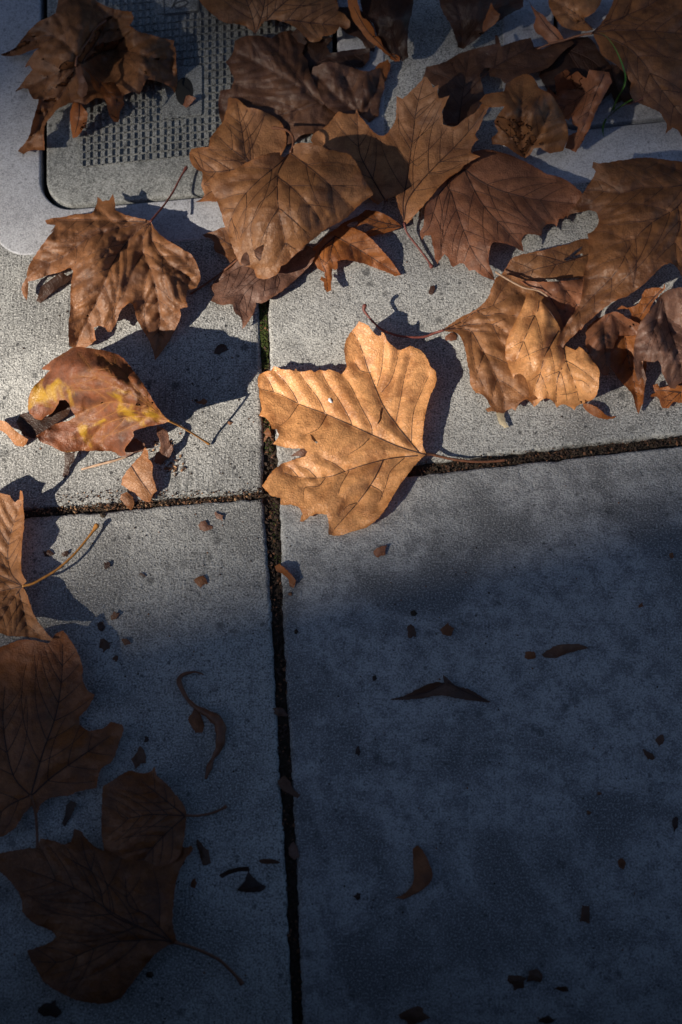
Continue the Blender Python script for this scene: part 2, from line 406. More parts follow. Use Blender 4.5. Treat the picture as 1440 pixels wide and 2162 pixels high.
def loop_w(px, z=0.0): return unproj(px, z)[:, :2]
def rrect(pts, radii, n=10):
    """rounded polygon in photo pixels"""
    P = np.array(pts, float); out = []
    m = len(P)
    for i in range(m):
        a, b, c = P[i-1], P[i], P[(i+1) % m]; u = (a-b)/np.linalg.norm(a-b); w = (c-b)/np.linalg.norm(c-b); r = radii[i]
        if r <= 0: out.append(b); continue
        ang = math.acos(np.clip(u @ w, -1, 1)); d = r/math.tan(ang/2)
        s, e = b+u*d, b+w*d; cen = b+(u+w)/np.linalg.norm(u+w)*(r/math.sin(ang/2))
        a0 = math.atan2(*(s-cen)[::-1]); a1 = math.atan2(*(e-cen)[::-1]); da = (a1-a0+math.pi) % (2*math.pi)-math.pi
        for k in range(n+1): out.append(cen+r*np.array([math.cos(a0+da*k/n), math.sin(a0+da*k/n)]))
    return np.array(out)
def offset_loop(P, d):
    """move a closed CCW/CW loop inwards by d (sign handled)"""
    ar = 0.5*np.sum(P[:, 0]*np.roll(P[:, 1], -1)-np.roll(P[:, 0], -1)*P[:, 1]); s = 1 if ar > 0 else -1
    e1 = P-np.roll(P, 1, 0); e2 = np.roll(P, -1, 0)-P
    n1 = np.c_[-e1[:, 1], e1[:, 0]]/(np.hypot(*e1.T)[:, None]+1e-12); n2 = np.c_[-e2[:, 1], e2[:, 0]]/(np.hypot(*e2.T)[:, None]+1e-12)
    n = n1+n2; n /= (np.sum(n*n1, 1)[:, None]+1e-9)*1.0; ln = np.hypot(*n.T)[:, None]; n = np.where(ln > 2, n/ln*2, n)
    return P+s*d*n
def slab_mesh(loops, ztop, zbot, rnd, levels=4):
    """extruded plate with rounded upper edges. loops: world XY loops, outer first then holes"""
    V = []; F = []; tops = []
    for li, P in enumerate(loops):
        rings = [(0.0, zbot), (0.0, ztop-rnd)]
        for k in range(1, levels+1):
            a = math.pi/2*k/levels; rings.append((rnd*(1-math.cos(a)), ztop-rnd+rnd*math.sin(a)))
        b0 = len(V); n = len(P); ar = 0.5*np.sum(P[:, 0]*np.roll(P[:, 1], -1)-np.roll(P[:, 0], -1)*P[:, 1])
        for d, z in rings:
            q = offset_loop(P, d if li == 0 else -d); V += [(x, y, z) for x, y in q]
        for r in range(len(rings)-1):
            for i in range(n):
                j = (i+1) % n; f = (b0+r*n+i, b0+r*n+j, b0+(r+1)*n+j, b0+(r+1)*n+i)
                ccw = ar > 0
                F.append(f if (ccw == (li == 0)) else f[::-1])
        tops.append((b0+(len(rings)-1)*n, n))
    pts = []; lps = []; idx = []
    for b, n in tops:
        lps.append(list(range(len(pts), len(pts)+n))); pts += [V[b+i][:2] for i in range(n)]; idx += [b+i for i in range(n)]
    vs, es, fs, ov, oe, of = delaunay_2d_cdt([Vector(p) for p in pts], [(l[i], l[(i+1) % len(l)]) for l in lps for i in range(len(l))], [], 0, 1e-9)
    mp = {}
    for i, o in enumerate(ov): mp[i] = idx[o[0]] if o else None
    A = np.array(pts); outer = A[lps[0]]; hs = [A[l] for l in lps[1:]]
    for f in fs:
        c = np.mean([[vs[i].x, vs[i].y] for i in f], 0)[None]
        if inside(c, outer)[0] and not any(inside(c, h)[0] for h in hs) and all(mp[i] is not None for i in f): 
            t = [mp[i] for i in f]; a, b, cc = [np.array(V[i]) for i in t[:3]]
            if np.cross(b-a, cc-a)[2] < 0: t = t[::-1]
            F.append(tuple(t))
    return V, F
def jitter_edge(P, step, amp, seed):
    """resample a closed world loop to `step` and chip it a little"""
    out = []
    for a, b in zip(P, np.roll(P, -1, 0)):
        L = np.linalg.norm(b-a); k = max(1, int(L/step))
        for i in range(k): out.append(a+(b-a)*i/k)
    out = np.array(out); s = np.arange(len(out))
    n = vnoise(np.c_[out.sum(1)*90, (out[:, 0]-out[:, 1])*90], seed)+0.6*vnoise(np.c_[out.sum(1)*310, (out[:, 0]-out[:, 1])*310], seed+1)
    n = n+0.8*np.maximum(0, vnoise(np.c_[out.sum(1)*33, (out[:, 0]-out[:, 1])*33], seed+4))
    return out + (offset_loop(out, 1)-out)*np.clip(n, -0.5, 2.0)[:, None]*amp
# ------------------------------------------------------------------ materials of the setting
CB, CD = (0.43,0.43,0.42), (0.25,0.25,0.25)
CON = concrete_mat('sidewalk_concrete', CB, CD, stri=0.9)
CON2 = concrete_mat('sidewalk_concrete_plain', CB, CD, speck=0.9, stri=0.3, stain=1.0, off=1.7)
CON3 = concrete_mat('sidewalk_concrete_worn', CB, CD, speck=0.8, stri=0.25, stain=1.15, off=3.1)
CON4 = concrete_mat('sidewalk_concrete_stained', (0.42,0.425,0.43), (0.20,0.205,0.215), speck=0.62, stri=0.12, stain=1.45, off=4.4)
COLLAR = concrete_mat('smooth_cast_concrete', (0.45,0.46,0.50), (0.35,0.355,0.39), speck=0.42, stri=0, stain=0.75, bump=0.3, off=2.2)
LIDM = concrete_mat('polymer_concrete', (0.30,0.305,0.30), (0.19,0.20,0.20), speck=0.7, stri=0, stain=1.0, bump=0.5, off=5.2)
SOIL = plain('joint_dirt', (0.045,0.032,0.022), 0.95, 500, 0.7, 0.002)
BLACK = plain('recess_black', (0.012,0.012,0.013), 0.8, 300, 0.3, 0.0003)  # darkness inside the finger hole and lid gap, put into the colour
MOSS = plain('moss', (0.06,0.085,0.018), 0.95, 900, 0.6, 0.001)
GRASS = plain('grass_green', (0.07,0.19,0.025), 0.45, 300, 0.35, 0.0003)
CHIP = [plain('chip_brown', (0.16,0.075,0.04), 0.8, 400, 0.5), plain('chip_dark', (0.045,0.027,0.02), 0.85, 400, 0.5), plain('chip_tan', (0.34,0.20,0.11), 0.8, 400, 0.5)]
SHADEM = plain('shade_block_dark', (0.022,0.024,0.028), 0.9, 6, 0.3, 0.01)  # nearly black so the added shade blocks bounce little light

# ------------------------------------------------------------------ ground and slabs
gv = [(-60,-60,-0.03),(60,-60,-0.03),(60,60,-0.03),(-60,60,-0.03)]
tag(mesh_obj('ground', gv, [(0,1,2,3)], CON, smooth=False), kind='structure')
CUT = [(60+0*1,500)]
def slab(name, outer, holes=(), seed=1, rnd=0.0042, mat=None):
    P = jitter_edge(loop_w(outer), 0.0022, 0.0008, seed)
    hs = [jitter_edge(loop_w(h), 0.006, 0.0002, seed+3) for h in holes]
    V, F = slab_mesh([P]+hs, 0.0, -0.028, rnd)
    return tag(mesh_obj(name, V, F, mat or CON), kind='structure')
B1 = dict(out=[(-22,-1200),(-14,487),(60,540),(470,507),(800,478),(820,210),(812,-1200)])
slab('paving_slab', [(-1300,-1200),(20,-1200),(20,505),(541,470),(546,645),(552,800),(556,930),(556,1038),(300,1056),(-1300,1175)], seed=21)
slab('paving_slab', [(561,470),(790,450),(790,-1200),(2700,-1200),(2700,790),(1440,916),(1087,955),(900,975),(589,1010),(582,940),(570,800),(566,645)],
     holes=[[(1085,-900),(1085,335),(1500,330),(1900,290),(1900,-900)]], seed=31, mat=CON2)
slab('paving_slab', [(555,1051),(460,1056),(192,1080),(-1300,1206),(-1300,3600),(690,3600),(616,2150),(602,1800),(588,1583),(571,1250)], seed=41, mat=CON3)
slab('paving_slab', [(590,1036),(863,1003),(1040,984),(1440,940),(2700,806),(2700,3600),(702,3600),(638,2150),(624,1800),(613,1583),(597,1340)], seed=51, mat=CON4)
# dirt at the bottom of the joints: one gently lumpy sheet
nx, ny = 90, 150
gx, gy = np.meshgrid(np.linspace(-260, 1700, nx), np.linspace(-200, 2400, ny)); gp = np.c_[gx.ravel(), gy.ravel()]
gz = -0.0068+0.0016*vnoise(gp/23, 3)+0.0008*vnoise(gp/9, 4)
def not_box(p): return ~(inside(p, np.array([(-10,-300),(-10,500),(800,465),(800,-300)], float)) | inside(p, np.array([(1085,-300),(1085,335),(1900,290),(1900,-300)], float)))
nb_ = not_box(gp); fs_ = [(j*nx+i, (j+1)*nx+i, (j+1)*nx+i+1, j*nx+i+1) for j in range(ny-1) for i in range(nx-1) if nb_[j*nx+i] and nb_[j*nx+i+1] and nb_[(j+1)*nx+i]]
tag(mesh_obj('joint_soil', unproj(gp, gz), fs_, SOIL), kind='structure')

# ------------------------------------------------------------------ utility boxes set in the paving
def plate(name, loops, z1, z0, rnd, mat, parent, origin):
    V, F = slab_mesh([loop_w(l) for l in loops], z1, z0, rnd); return mesh_obj(name, V, F, mat, parent, origin=origin)
def box_thing(label, coll_out, gap, lid, origin_px, group):
    o = unproj([origin_px], 0)[0]; root = empty('utility_box', o); tag(root, label, 'utility box', group)
    plate('collar', [coll_out, gap], 0.0012, -0.02, 0.0022, COLLAR, root, o)
    c = np.array(coll_out); plate('pit_floor', [gap], -0.021, -0.024, 0.0005, BLACK, root, o)
    return root, o
GB = 'utility boxes set flush in the paving'
co = rrect([(-22,-900),(-18,546),(812,470),(812,-900)], [0,72,60,0], 14)
gap = rrect([(86,-800),(86,448),(712,391),(712,-800)], [0,62,45,0], 14)
lidp = rrect([(101,-780),(98,440),(702,385),(702,-780)], [0,56,40,0], 14)
ub, ubo = box_thing('grey utility box with textured waffle lid and rounded pale collar, at the upper left', co, gap, lidp, (300,430), GB)
V, F = slab_mesh([loop_w(lidp)], 0.0010, -0.016, 0.0028)
lid_o = mesh_obj('lid', V, F, LIDM, ub, origin=ubo)
# waffle field: raised ribs over a sunk panel
def cellpx(i, j): return 168+15.6*i+0.0*j, 352-15.9*j-1.66*i
FV, FF = [], []
def add_block(px0, py0, px1, py1, z0, z1, tp_=1.2):
    sh = lambda x: -0.106*(x-px0)
    q = [(px0,py1+sh(px0)),(px1,py1+sh(px1)),(px1,py0+sh(px1)),(px0,py0+sh(px0))]
    c = np.mean(q, 0); a = unproj(q, z0); q2 = [(p[0]+(c[0]-p[0])*min(0.45, tp_/abs(px1-px0)*1.0), p[1]+(c[1]-p[1])*min(0.45, tp_/abs(py1-py0))) for p in q]
    b = unproj(q2, z1); k = len(FV); FV.extend(a.tolist()+b.tolist())
    FF.extend([(k+4,k+5,k+6,k+7),(k,k+1,k+5,k+4),(k+1,k+2,k+6,k+5),(k+2,k+3,k+7,k+6),(k+3,k,k+4,k+7)])
Z0 = 0.0009
for i in range(0, 34):
    for j in range(0, 30):
        x, y = cellpx(i, j)
        if 336 < x < 428 and 130 < y-0 < 250+0: 
            if y > 138 and y < 250: continue
        if 322 < x < 424 and y < 36: continue
        jx, jy = random.uniform(-.5, .5), random.uniform(-.6, .6); zz = random.uniform(-.0001, .0001)
        add_block(x+jx, y-12.8+jy, x+7.4+jx, y+0.4+jy, Z0, Z0+0.0024+zz*3*(1+3*(random.random()>.93)), 1.1)
        add_block(x+6.8, y-1.3, x+16.2, y+1.3, Z0, Z0+0.0016, 1.0)
mesh_obj('waffle_field', FV, FF, LIDM, lid_o, smooth=False)
bpy.context.view_layer.update()
for q in lid_o.children: q.location = (0,0,0)
def child_fix(o, origin):
    me = o.data; a = np.array(origin)
    for v in me.vertices: v.co = Vector(np.array(v.co)-a)
child_fix(lid_o.children[0], ubo)
def strip(name, poly, w, z0, z1, mat, parent, origin, closed=False):
    """a raised line of width w (photo px)"""
    P = np.array(poly, float); P = catmull(P, 3, 40, closed); n = len(P)
    t = np.roll(P, -1, 0)-np.roll(P, 1, 0)
    if not closed: t[0] = P[1]-P[0]; t[-1] = P[-1]-P[-2]
    t /= np.hypot(*t.T)[:, None]+1e-9; nn = np.c_[-t[:, 1], t[:, 0]]*w/2
    rows = [unproj(P+nn, z0), unproj(P+nn*0.7, z1), unproj(P-nn*0.7, z1), unproj(P-nn, z0)]
    V = np.concatenate(rows); F = []
    for i in range(n if closed else n-1):
        j = (i+1) % n
        for r in range(3): F.append((r*n+i, (r+1)*n+i, (r+1)*n+j, r*n+j))
    return mesh_obj(name, V, F, mat, parent, origin=origin, smooth=False)
plate('finger_patch', [rrect([(341,148),(427,140),(427,246),(343,254)], [5]*4, 4)], Z0+0.0021, Z0, 0.0004, LIDM, lid_o, ubo)
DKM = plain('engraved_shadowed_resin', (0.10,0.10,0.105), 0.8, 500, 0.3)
plate('label_panel', [rrect([(333,-70),(422,-70),(422,24),(333,34)], [5]*4, 4)], Z0+0.0018, Z0, 0.0004, LIDM, lid_o, ubo)
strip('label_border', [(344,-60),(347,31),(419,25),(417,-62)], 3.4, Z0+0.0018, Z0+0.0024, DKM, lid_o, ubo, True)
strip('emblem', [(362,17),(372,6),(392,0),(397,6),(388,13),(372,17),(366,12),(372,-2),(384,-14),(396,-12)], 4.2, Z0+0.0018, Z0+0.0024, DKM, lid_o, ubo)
plate('dark_hole_disc', [[(390+19*math.cos(a), 197+30*math.sin(a)) for a in np.linspace(0, 2*math.pi, 28, False)]], Z0+0.0023, Z0+0.001, 0.0003, BLACK, lid_o, ubo)  # raised black disc; the hole's darkness is its colour

co2 = rrect([(1058,-800),(1062,404),(2000,312),(2000,-800)], [0,78,0,0], 14)
gap2 = rrect([(1172,-760),(1168,281),(1880,206),(1880,-760)], [0,52,0,0], 12)
lid2 = rrect([(1182,-740),(1178,271),(1870,196),(1870,-740)], [0,46,0,0], 12)
u2, u2o = box_thing('second utility box half hidden by leaves at the upper right, thin black gap', co2, gap2, lid2, (1300,300), GB)
V, F = slab_mesh([loop_w(lid2)], 0.0008, -0.016, 0.0022); mesh_obj('lid', V, F, COLLAR, u2, origin=u2o)

# ------------------------------------------------------------------ unseen shapes added to shade the spot: facade behind camera, crown towards the sun
g0, g1 = unproj([(0,1160),(1440,865)], 0); ud = (g1-g0)/np.linalg.norm(g1-g0); nd = np.array([-ud[1], ud[0], 0])
HF = 13.0; S = np.array(SDIR); ev = (g0+g1)/2+S*(HF/S[2])
off = float((ev-(g0+g1)/2) @ nd)
c0 = (g0+g1)/2+nd*off
def wbox(V, F, u0, u1, n0, n1, z0, z1):
    k = len(V)
    for z in (z0, z1):
        for (u, n_) in ((u0,n0),(u1,n0),(u1,n1),(u0,n1)): V.append(tuple((c0+ud*u+nd*n_)[:2])+(z,))
    F += [(k,k+3,k+2,k+1),(k+4,k+5,k+6,k+7),(k,k+1,k+5,k+4),(k+1,k+2,k+6,k+5),(k+2,k+3,k+7,k+6),(k+3,k,k+4,k+7)]
bo = (float(c0[0]), float(c0[1]), 0.0)
bl = empty('shade_block', bo); tag(bl, 'unseen tall dark block added behind the viewpoint to shade the foreground', 'shade_block')  # unseen block added; its roof edge casts the foreground shade
V, F = [], []; wbox(V, F, -21, 8, -9, -0.12, -0.03, HF-0.25); mesh_obj('wall', V, F, SHADEM, bl, origin=bo, smooth=False)
V, F = [], []; wbox(V, F, -21.2, 8.2, -9.2, 0, HF-0.25, HF); mesh_obj('roof', V, F, SHADEM, bl, origin=bo, smooth=False)
GLS = plain('window_glass_dark', (0.02,0.025,0.03), 0.15, 5, 0.1, 0.0, 0.5); FRM = plain('window_frame_paint', (0.10,0.10,0.11), 0.5, 20, 0.1, 0.0002)
for u in (-18, -12, -6, 3):
    V, F = [], []; wbox(V, F, u, u+1.4, -0.119, -0.06, 2.6, 4.4); w_ = mesh_obj('window', V, F, FRM, bl, origin=bo, smooth=False)
    V, F = [], []; wbox(V, F, u+0.09, u+1.31, -0.10, -0.045, 2.69, 4.31); mesh_obj('pane', np.array(V)-np.array(bo), F, GLS, w_, smooth=False)
aH = np.array([math.cos(SUN_AZ), math.sin(SUN_AZ), 0]); nH = np.array([-aH[1], aH[0], 0])
t0 = unproj([(720, -815)], 0)[0]; DH = 27.0
ray = t0-aH*DH+np.array([0,0,DH*math.tan(SUN_EL)]); CR = 5.5
cc = ray+CR*(0.50*nH+0.87*np.array([0,0,1]))
tr = empty('dimming_tree', (cc[0],cc[1],0)); tag(tr, 'unseen leafy tree added far off towards the sun to dim the top', 'tree')  # unseen crown added to thin the sunlight towards the top
zz = np.linspace(-0.03, cc[2]+1, 14); P = np.c_[cc[0]+0.25*np.sin(zz*0.3), cc[1]+0.2*np.cos(zz*0.37), zz]
V, F = tube(P, np.linspace(0.45, 0.12, 14), 12); TRK = plain('bark', (0.16,0.12,0.09), 0.9, 12, 0.4, 0.01); mesh_obj('trunk', V, F, TRK, tr, origin=(cc[0],cc[1],0))
V, F = [], []
for k in range(9):
    a = k*2.4; p0 = np.array([cc[0], cc[1], cc[2]-4.2+k*0.5]); d = np.array([math.cos(a), math.sin(a), 0.55]); Lb = 3.6
    q = np.array([p0+d*Lb*t+np.array([0,0,0.4*t*t]) for t in np.linspace(0, 1, 6)]); vv, ff = tube(q, np.linspace(.14, .03, 6), 7)
    F += [tuple(i+len(V) for i in f) for f in ff]; V += vv
mesh_obj('limbs', V, F, TRK, tr, origin=(cc[0],cc[1],0))
N = 100000; r2 = np.random.default_rng(47); dirs = r2.normal(size=(N,3)); dirs /= np.linalg.norm(dirs, axis=1)[:, None]
rad = CR*r2.uniform(0.15, 1, N)**(1/3.0); ctr = cc+dirs*rad[:, None]
u_ = r2.normal(size=(N,3)); u_ /= np.linalg.norm(u_, axis=1)[:, None]; w_ = np.cross(u_, r2.normal(size=(N,3))); w_ /= np.linalg.norm(w_, axis=1)[:, None]
sz = r2.uniform(0.06, 0.13, N)[:, None]; V = np.stack([ctr-u_*sz, ctr+w_*sz*0.7, ctr+u_*sz, ctr-w_*sz*0.7], 1).reshape(-1, 3)
FOL = plain('foliage', (0.07,0.09,0.02), 0.6, 3, 0.4, 0.0); mesh_obj('crown', V, [(4*i,4*i+1,4*i+2,4*i+3) for i in range(N)], FOL, tr, origin=(cc[0],cc[1],0), smooth=False)

def facade(label, n_near, h, u0, u1, us):  # unseen dark block added opposite to cut sky light
    root = empty('shade_block', bo); tag(root, label, 'shade_block'); V, F = [], []
    wbox(V, F, u0, u1, n_near, n_near+8, -0.03, h-0.25); mesh_obj('wall', V, F, SHADEM, root, origin=bo, smooth=False)
    V, F = [], []; wbox(V, F, u0-.2, u1+.2, n_near-.15, n_near+8.2, h-0.25, h); mesh_obj('roof', V, F, SHADEM, root, origin=bo, smooth=False)
    for u in us:
        for z in (1.0, 4.4):
            V, F = [], []; wbox(V, F, u, u+1.4, n_near-.04, n_near+.02, z, z+1.8); w_ = mesh_obj('window', V, F, FRM, root, origin=bo, smooth=False)
            V, F = [], []; wbox(V, F, u+.09, u+1.31, n_near-.055, n_near, z+.09, z+1.71); mesh_obj('pane', np.array(V)-np.array(bo), F, GLS, w_, smooth=False)
facade('unseen dark block added beyond the leaves to cut sky light', -off+3.6, 11.0, -9, 9, (-7,-3.5,0.3,4))

lw_o = unproj([(720, 2275)], 0)[0]; lw = empty('shade_wall', lw_o); tag(lw, 'unseen knee-high wall added just below the bottom edge to darken the ground there', 'wall')  # unseen, added to darken the ground near the bottom edge
def xbox(x0, x1, y0, y1, z0, z1, b):
    V = [(x,y,z) for z in (z0,z1) for x,y in ((x0,y0),(x1,y0),(x1,y1),(x0,y1))]; b = b
    return V, [(0,3,2,1),(4,5,6,7),(0,1,5,4),(1,2,6,5),(2,3,7,6),(3,0,4,7)]
V, F = xbox(-2.5, 2.5, lw_o[1]-.30, lw_o[1], -0.03, 0.28, 0); mesh_obj('wall_body', V, F, SHADEM, lw, origin=lw_o, smooth=False)
V, F = xbox(-2.53, 2.53, lw_o[1]-.33, lw_o[1]+.02, 0.28, 0.32, 0); mesh_obj('coping', V, F, SHADEM, lw, origin=lw_o, smooth=False)
# ================================================================== LEAVES (traced outlines, heights in mm)
# --- the bright hero leaf in the middle
leaf('pale golden leaf lit by the sun, lying across the slab joints in the middle', 'K',
 [(1040,975),(1020,935),(1015,880),(1022,800),(1035,720),(1060,625),(1090,560),(1100,510),(1088,465),(1062,440),(1045,398),(1005,348),(940,318),(880,345),(845,328),(800,285),(782,245),(762,232),(765,252),(745,260),(715,235),(680,192),(628,168),(608,195),(583,228),(550,280),(538,340),(546,400),(550,450),(525,490),(480,470),(445,460),(420,470),(392,463),(362,478),(330,466),(268,474),(243,457),(233,470),(205,462),(160,460),(108,440),(98,468),(60,474),(22,490),(12,530),(18,580),(24,640),(36,700),(20,740),(58,755),(88,790),(95,820),(125,826),(142,860),(125,890),(103,912),(160,932),(230,942),(290,940),(312,962),(300,988),(230,1010),(150,1040),(95,1088),(66,1130),(38,1170),(72,1208),(98,1230),(150,1240),(150,1285),(220,1284),(262,1300),(284,1340),(265,1384),(292,1384),(340,1350),(390,1338),(430,1345),(442,1385),(444,1466),(490,1472),(576,1452),(690,1411),(778,1325),(864,1181),(950,1066),(1000,1010)],
 [(1040,975,12),(1095,520,15),(1020,760,13),(940,320,20),(770,240,23),(628,168,24),(540,350,15),(525,490,9),(380,465,10),(108,440,7),(12,560,3),(22,740,3),(125,890,5),(300,960,9),(40,1170,3),(150,1285,3),(265,1384,3),(444,1466,3),(690,1411,4),(850,1200,8),(600,700,12),(750,900,13),(400,850,10),(500,1250,9),(200,700,6)],
 mat='hero', veins=[[(1035,978),(1000,970),(870,930),(720,865),(590,805),(430,735),(260,670),(140,610),(22,578)],
 [(1000,972),(930,890),(850,790),(780,690),(730,580),(680,450),(640,330),(590,230)],
 [(985,985),(870,995),(780,1010),(650,1045),(560,1075),(460,1110),(370,1122),(250,1115),(170,1090)],
 [(775,1013),(740,1090),(700,1160),(620,1270),(540,1360),(470,1440)]],
 sec=[[(258,665),(230,610),(180,540),(110,470)],[(425,730),(380,640),(320,560),(248,462)],[(588,803),(560,740),(500,640),(430,540),(398,472)],[(708,858),(700,800),(640,690),(580,570),(530,495)],
 [(740,560),(765,460),(780,300)],[(765,600),(820,530),(850,440),(868,360)],[(852,780),(880,640),(905,500),(940,380)],[(948,900),(950,800),(965,700),(1010,590),(1050,500)],[(700,480),(640,470),(600,420)],
 [(905,998),(820,1080),(790,1170),(740,1290)],[(568,1080),(520,1160),(500,1220)],[(370,1120),(320,1070),(265,1050)],[(545,1082),(470,1030),(400,1000)],[(690,880),(640,930),(560,980)],[(430,740),(380,820),(300,860)],[(700,1165),(760,1200),(770,1240)],[(260,1115),(210,1060),(180,1050)],[(430,1115),(380,1170),(300,1180),(290,1240)],
 [(110,600),(80,530),(50,490)],[(260,672),(200,760),(150,800)],[(620,1270),(560,1290),(520,1330)]],
 auto=False, crease=1.6, billow=4.6, sb=0.48, wr=0.7, wr2=0.2, edge=2.2, holes=[[(772,690),(778,696),(768,735),(764,765),(745,792),(735,798),(752,762),(756,725),(762,698)],[(333,858),(346,862),(378,905),(370,912),(345,888)]],
 stem=[(1030,975,12),(1070,978,9),(1140,995,6),(1230,1012,5),(1330,1022,4),(1440,1020,3),(1520,1012,3)], stem_r=1.3, stem_mat='brown', bulb=1.2, vr=(0.8,0.3), sr=0.42, name='dead_leaf', cat='dead leaf', sharp=42)

# --- upper left curled leaf lying on the lid
leaf('crumpled brown leaf with curled lobes on the textured lid, upper left', 'A',
 [(0,462),(60,440),(130,400),(200,310),(260,240),(330,180),(400,150),(470,110),(485,30),(500,-60),(700,-80),(800,0),(900,55),(1020,88),(1110,95),(1130,160),(1090,215),(1180,268),(1300,300),(1440,335),(1476,340),(1462,390),(1482,420),(1490,560),(1498,700),(1475,790),(1440,735),(1340,690),(1240,668),(1205,740),(1180,800),(1120,772),(1050,800),(1010,900),(930,900),(870,830),(800,830),(735,880),(680,900),(620,870),(570,880),(480,925),(430,990),(385,1040),(370,1130),(380,1270),(330,1270),(250,1272),(200,1302),(148,1275),(222,1190),(252,1130),(266,1060),(290,980),(312,900),(330,840),(280,835),(258,800),(240,748),(200,745),(130,772),(190,700),(230,640),(272,590),(250,555),(210,568),(242,510),(290,440),(335,402),(250,430),(170,462),(60,476)],
 [(0,465,4),(260,240,26),(470,110,34),(500,-60,30),(820,0,34),(1110,95,30),(1300,300,18),(1476,340,12),(1495,700,6),(1340,690,14),(1050,800,20),(930,880,24),(620,870,22),(385,1040,14),(150,1275,5),(300,1000,14),(130,772,6),(240,560,12),(650,450,46),(850,500,6),(920,640,4),(1200,520,34),(700,220,44),(480,600,32),(1000,400,10)],
 mat='brown', veins=[[(660,520),(560,380),(400,300),(200,390),(40,460)],[(680,540),(850,300),(900,180),(820,20)],[(690,540),(900,430),(1150,450),(1300,500),(1450,600)],[(650,560),(480,620),(300,700),(160,760)],[(660,580),(520,800),(380,980),(250,1200)]],
 crease=4, billow=6, wr=4.5, wr2=0.8, edge=5, base=(660,520), spacing=34,
 folds=[dict(name='curled_lobe', outline=[(700,560),(740,580),(800,640),(880,700),(960,690),(1000,740),(1030,800),(1050,880),(1020,930),(1000,1030),(965,1030),(925,970),(900,880),(870,810),(800,750),(770,690),(760,640)], ctrl=[(700,560,34),(960,690,30),(870,800,40),(1050,880,34),(980,1030,18),(950,800,44)], mat='orange', veins=[[(710,565),(850,710),(960,830),(1030,880)]], wr=1.5, crease=3, edge=5),
        dict(name='curled_lobe', outline=[(620,860),(660,870),(700,900),(740,960),(730,1040),(690,1110),(650,1160),(612,1165),(600,1080),(590,1000),(600,920)], ctrl=[(620,860,28),(740,960,26),(625,1165,8),(590,1000,20),(665,1000,30)], mat='orange', veins=[[(670,880),(665,1000),(635,1120)]], wr=1.2, edge=4, auto=False),
        dict(name='curled_lobe', outline=[(640,560),(680,540),(700,640),(740,720),(735,800),(690,830),(650,790),(665,700),(640,620)], ctrl=[(640,560,38),(740,760,34),(690,830,30),(680,680,40)], mat='grey', wr=1.5, edge=3)],
 stem=[(640,560,40),(650,480,44),(700,400,46),(760,320,44),(800,240,42),(900,170,40)], stem_r=1.3, stem_mat='brown', bulb=1.3, zs=1.2)

leaf('small brown leaf tip poking from the finger hole of the textured lid', 'X', [(386,222),(393,203),(400,200),(413,207),(405,218),(392,228)], [(386,222,4),(413,207,8),(395,203,9)], mat='pink', wr=0.5, cat='leaf bit', name='leaf_scrap', group='crumbled leaf bits')

# --- tan leaf at the top edge
leaf('tan fan-shaped leaf cut by the top edge, right of the textured lid', 'B',
 [(240,192),(185,150),(140,137),(60,126),(0,82),(-80,0),(-110,-110),(150,-190),(450,-190),(700,-120),(690,-20),(705,28),(700,60),(745,85),(775,130),(770,155),(748,165),(712,150),(680,190),(620,205),(600,235),(545,235),(500,190),(470,160),(400,125),(330,112),(280,130)],
 [(240,192,16),(0,82,24),(-80,0,20),(150,-150,24),(700,-100,22),(775,140,24),(600,235,20),(400,125,27),(150,50,26),(450,20,32)],
 mat='tan', veins=[[(240,190),(215,80),(180,-20),(150,-150)],[(242,188),(280,60),(300,-60),(330,-180)],[(245,188),(330,80),(420,0),(560,-120)],[(245,190),(400,118),(560,130),(740,150)]], wr=1.4, edge=3, billow=3.2, zs=1.3)

# --- dark wrinkled leaf between the lid and the star leaf
leaf('dull dark brown wrinkled leaf under the tan leaf at the top, beside the lid', 'B',
 [(120,230),(180,205),(250,200),(330,215),(390,180),(440,170),(490,200),(520,250),(500,300),(530,340),(545,410),(600,520),(640,600),(690,640),(670,680),(630,720),(610,745),(500,760),(450,800),(300,860),(200,900),(90,800),(30,620),(40,510),(100,500),(120,450),(90,380),(70,350),(110,300)],
 [(120,230,14),(440,170,10),(530,340,14),(690,640,10),(600,745,9),(200,900,7),(40,510,6),(70,350,10),(300,300,24),(480,480,26),(300,500,12),(200,600,12),(420,650,10)],
 mat='umber', veins=[[(640,600),(500,500),(350,410),(200,330),(110,290)],[(600,580),(400,640),(200,700),(60,620)],[(560,540),(440,380),(330,250)]], wr=3.2, wr2=0.7, crease=2.5, billow=3)
leaf('dusty brown leaf with a dark fold between the star-shaped leaf and the top edge', 'B',
 [(560,380),(640,350),(730,362),(850,400),(940,382),(965,480),(945,560),(930,650),(880,690),(840,660),(810,640),(760,652),(700,640),(640,600),(600,540),(590,490),(552,430)],
 [(560,380,20),(850,400,18),(960,480,10),(900,680,4),(700,640,14),(590,490,18),(700,450,26),(780,470,14),(860,500,20)],
 mat='umber', veins=[[(830,650),(780,520),(720,400)],[(825,640),(690,540),(600,440)],[(840,650),(900,540),(940,420)]], wr=2.5, crease=3, billow=3)
leaf('little dark scrap standing between the tan top leaf and the wrinkled leaf', 'B', [(440,190),(470,160),(500,180),(528,235),(515,255),(480,235)], [(440,190,16),(528,245,22),(470,160,22)], mat='dark', wr=0.6, name='leaf_scrap', cat='leaf bit', group='crumbled leaf bits')

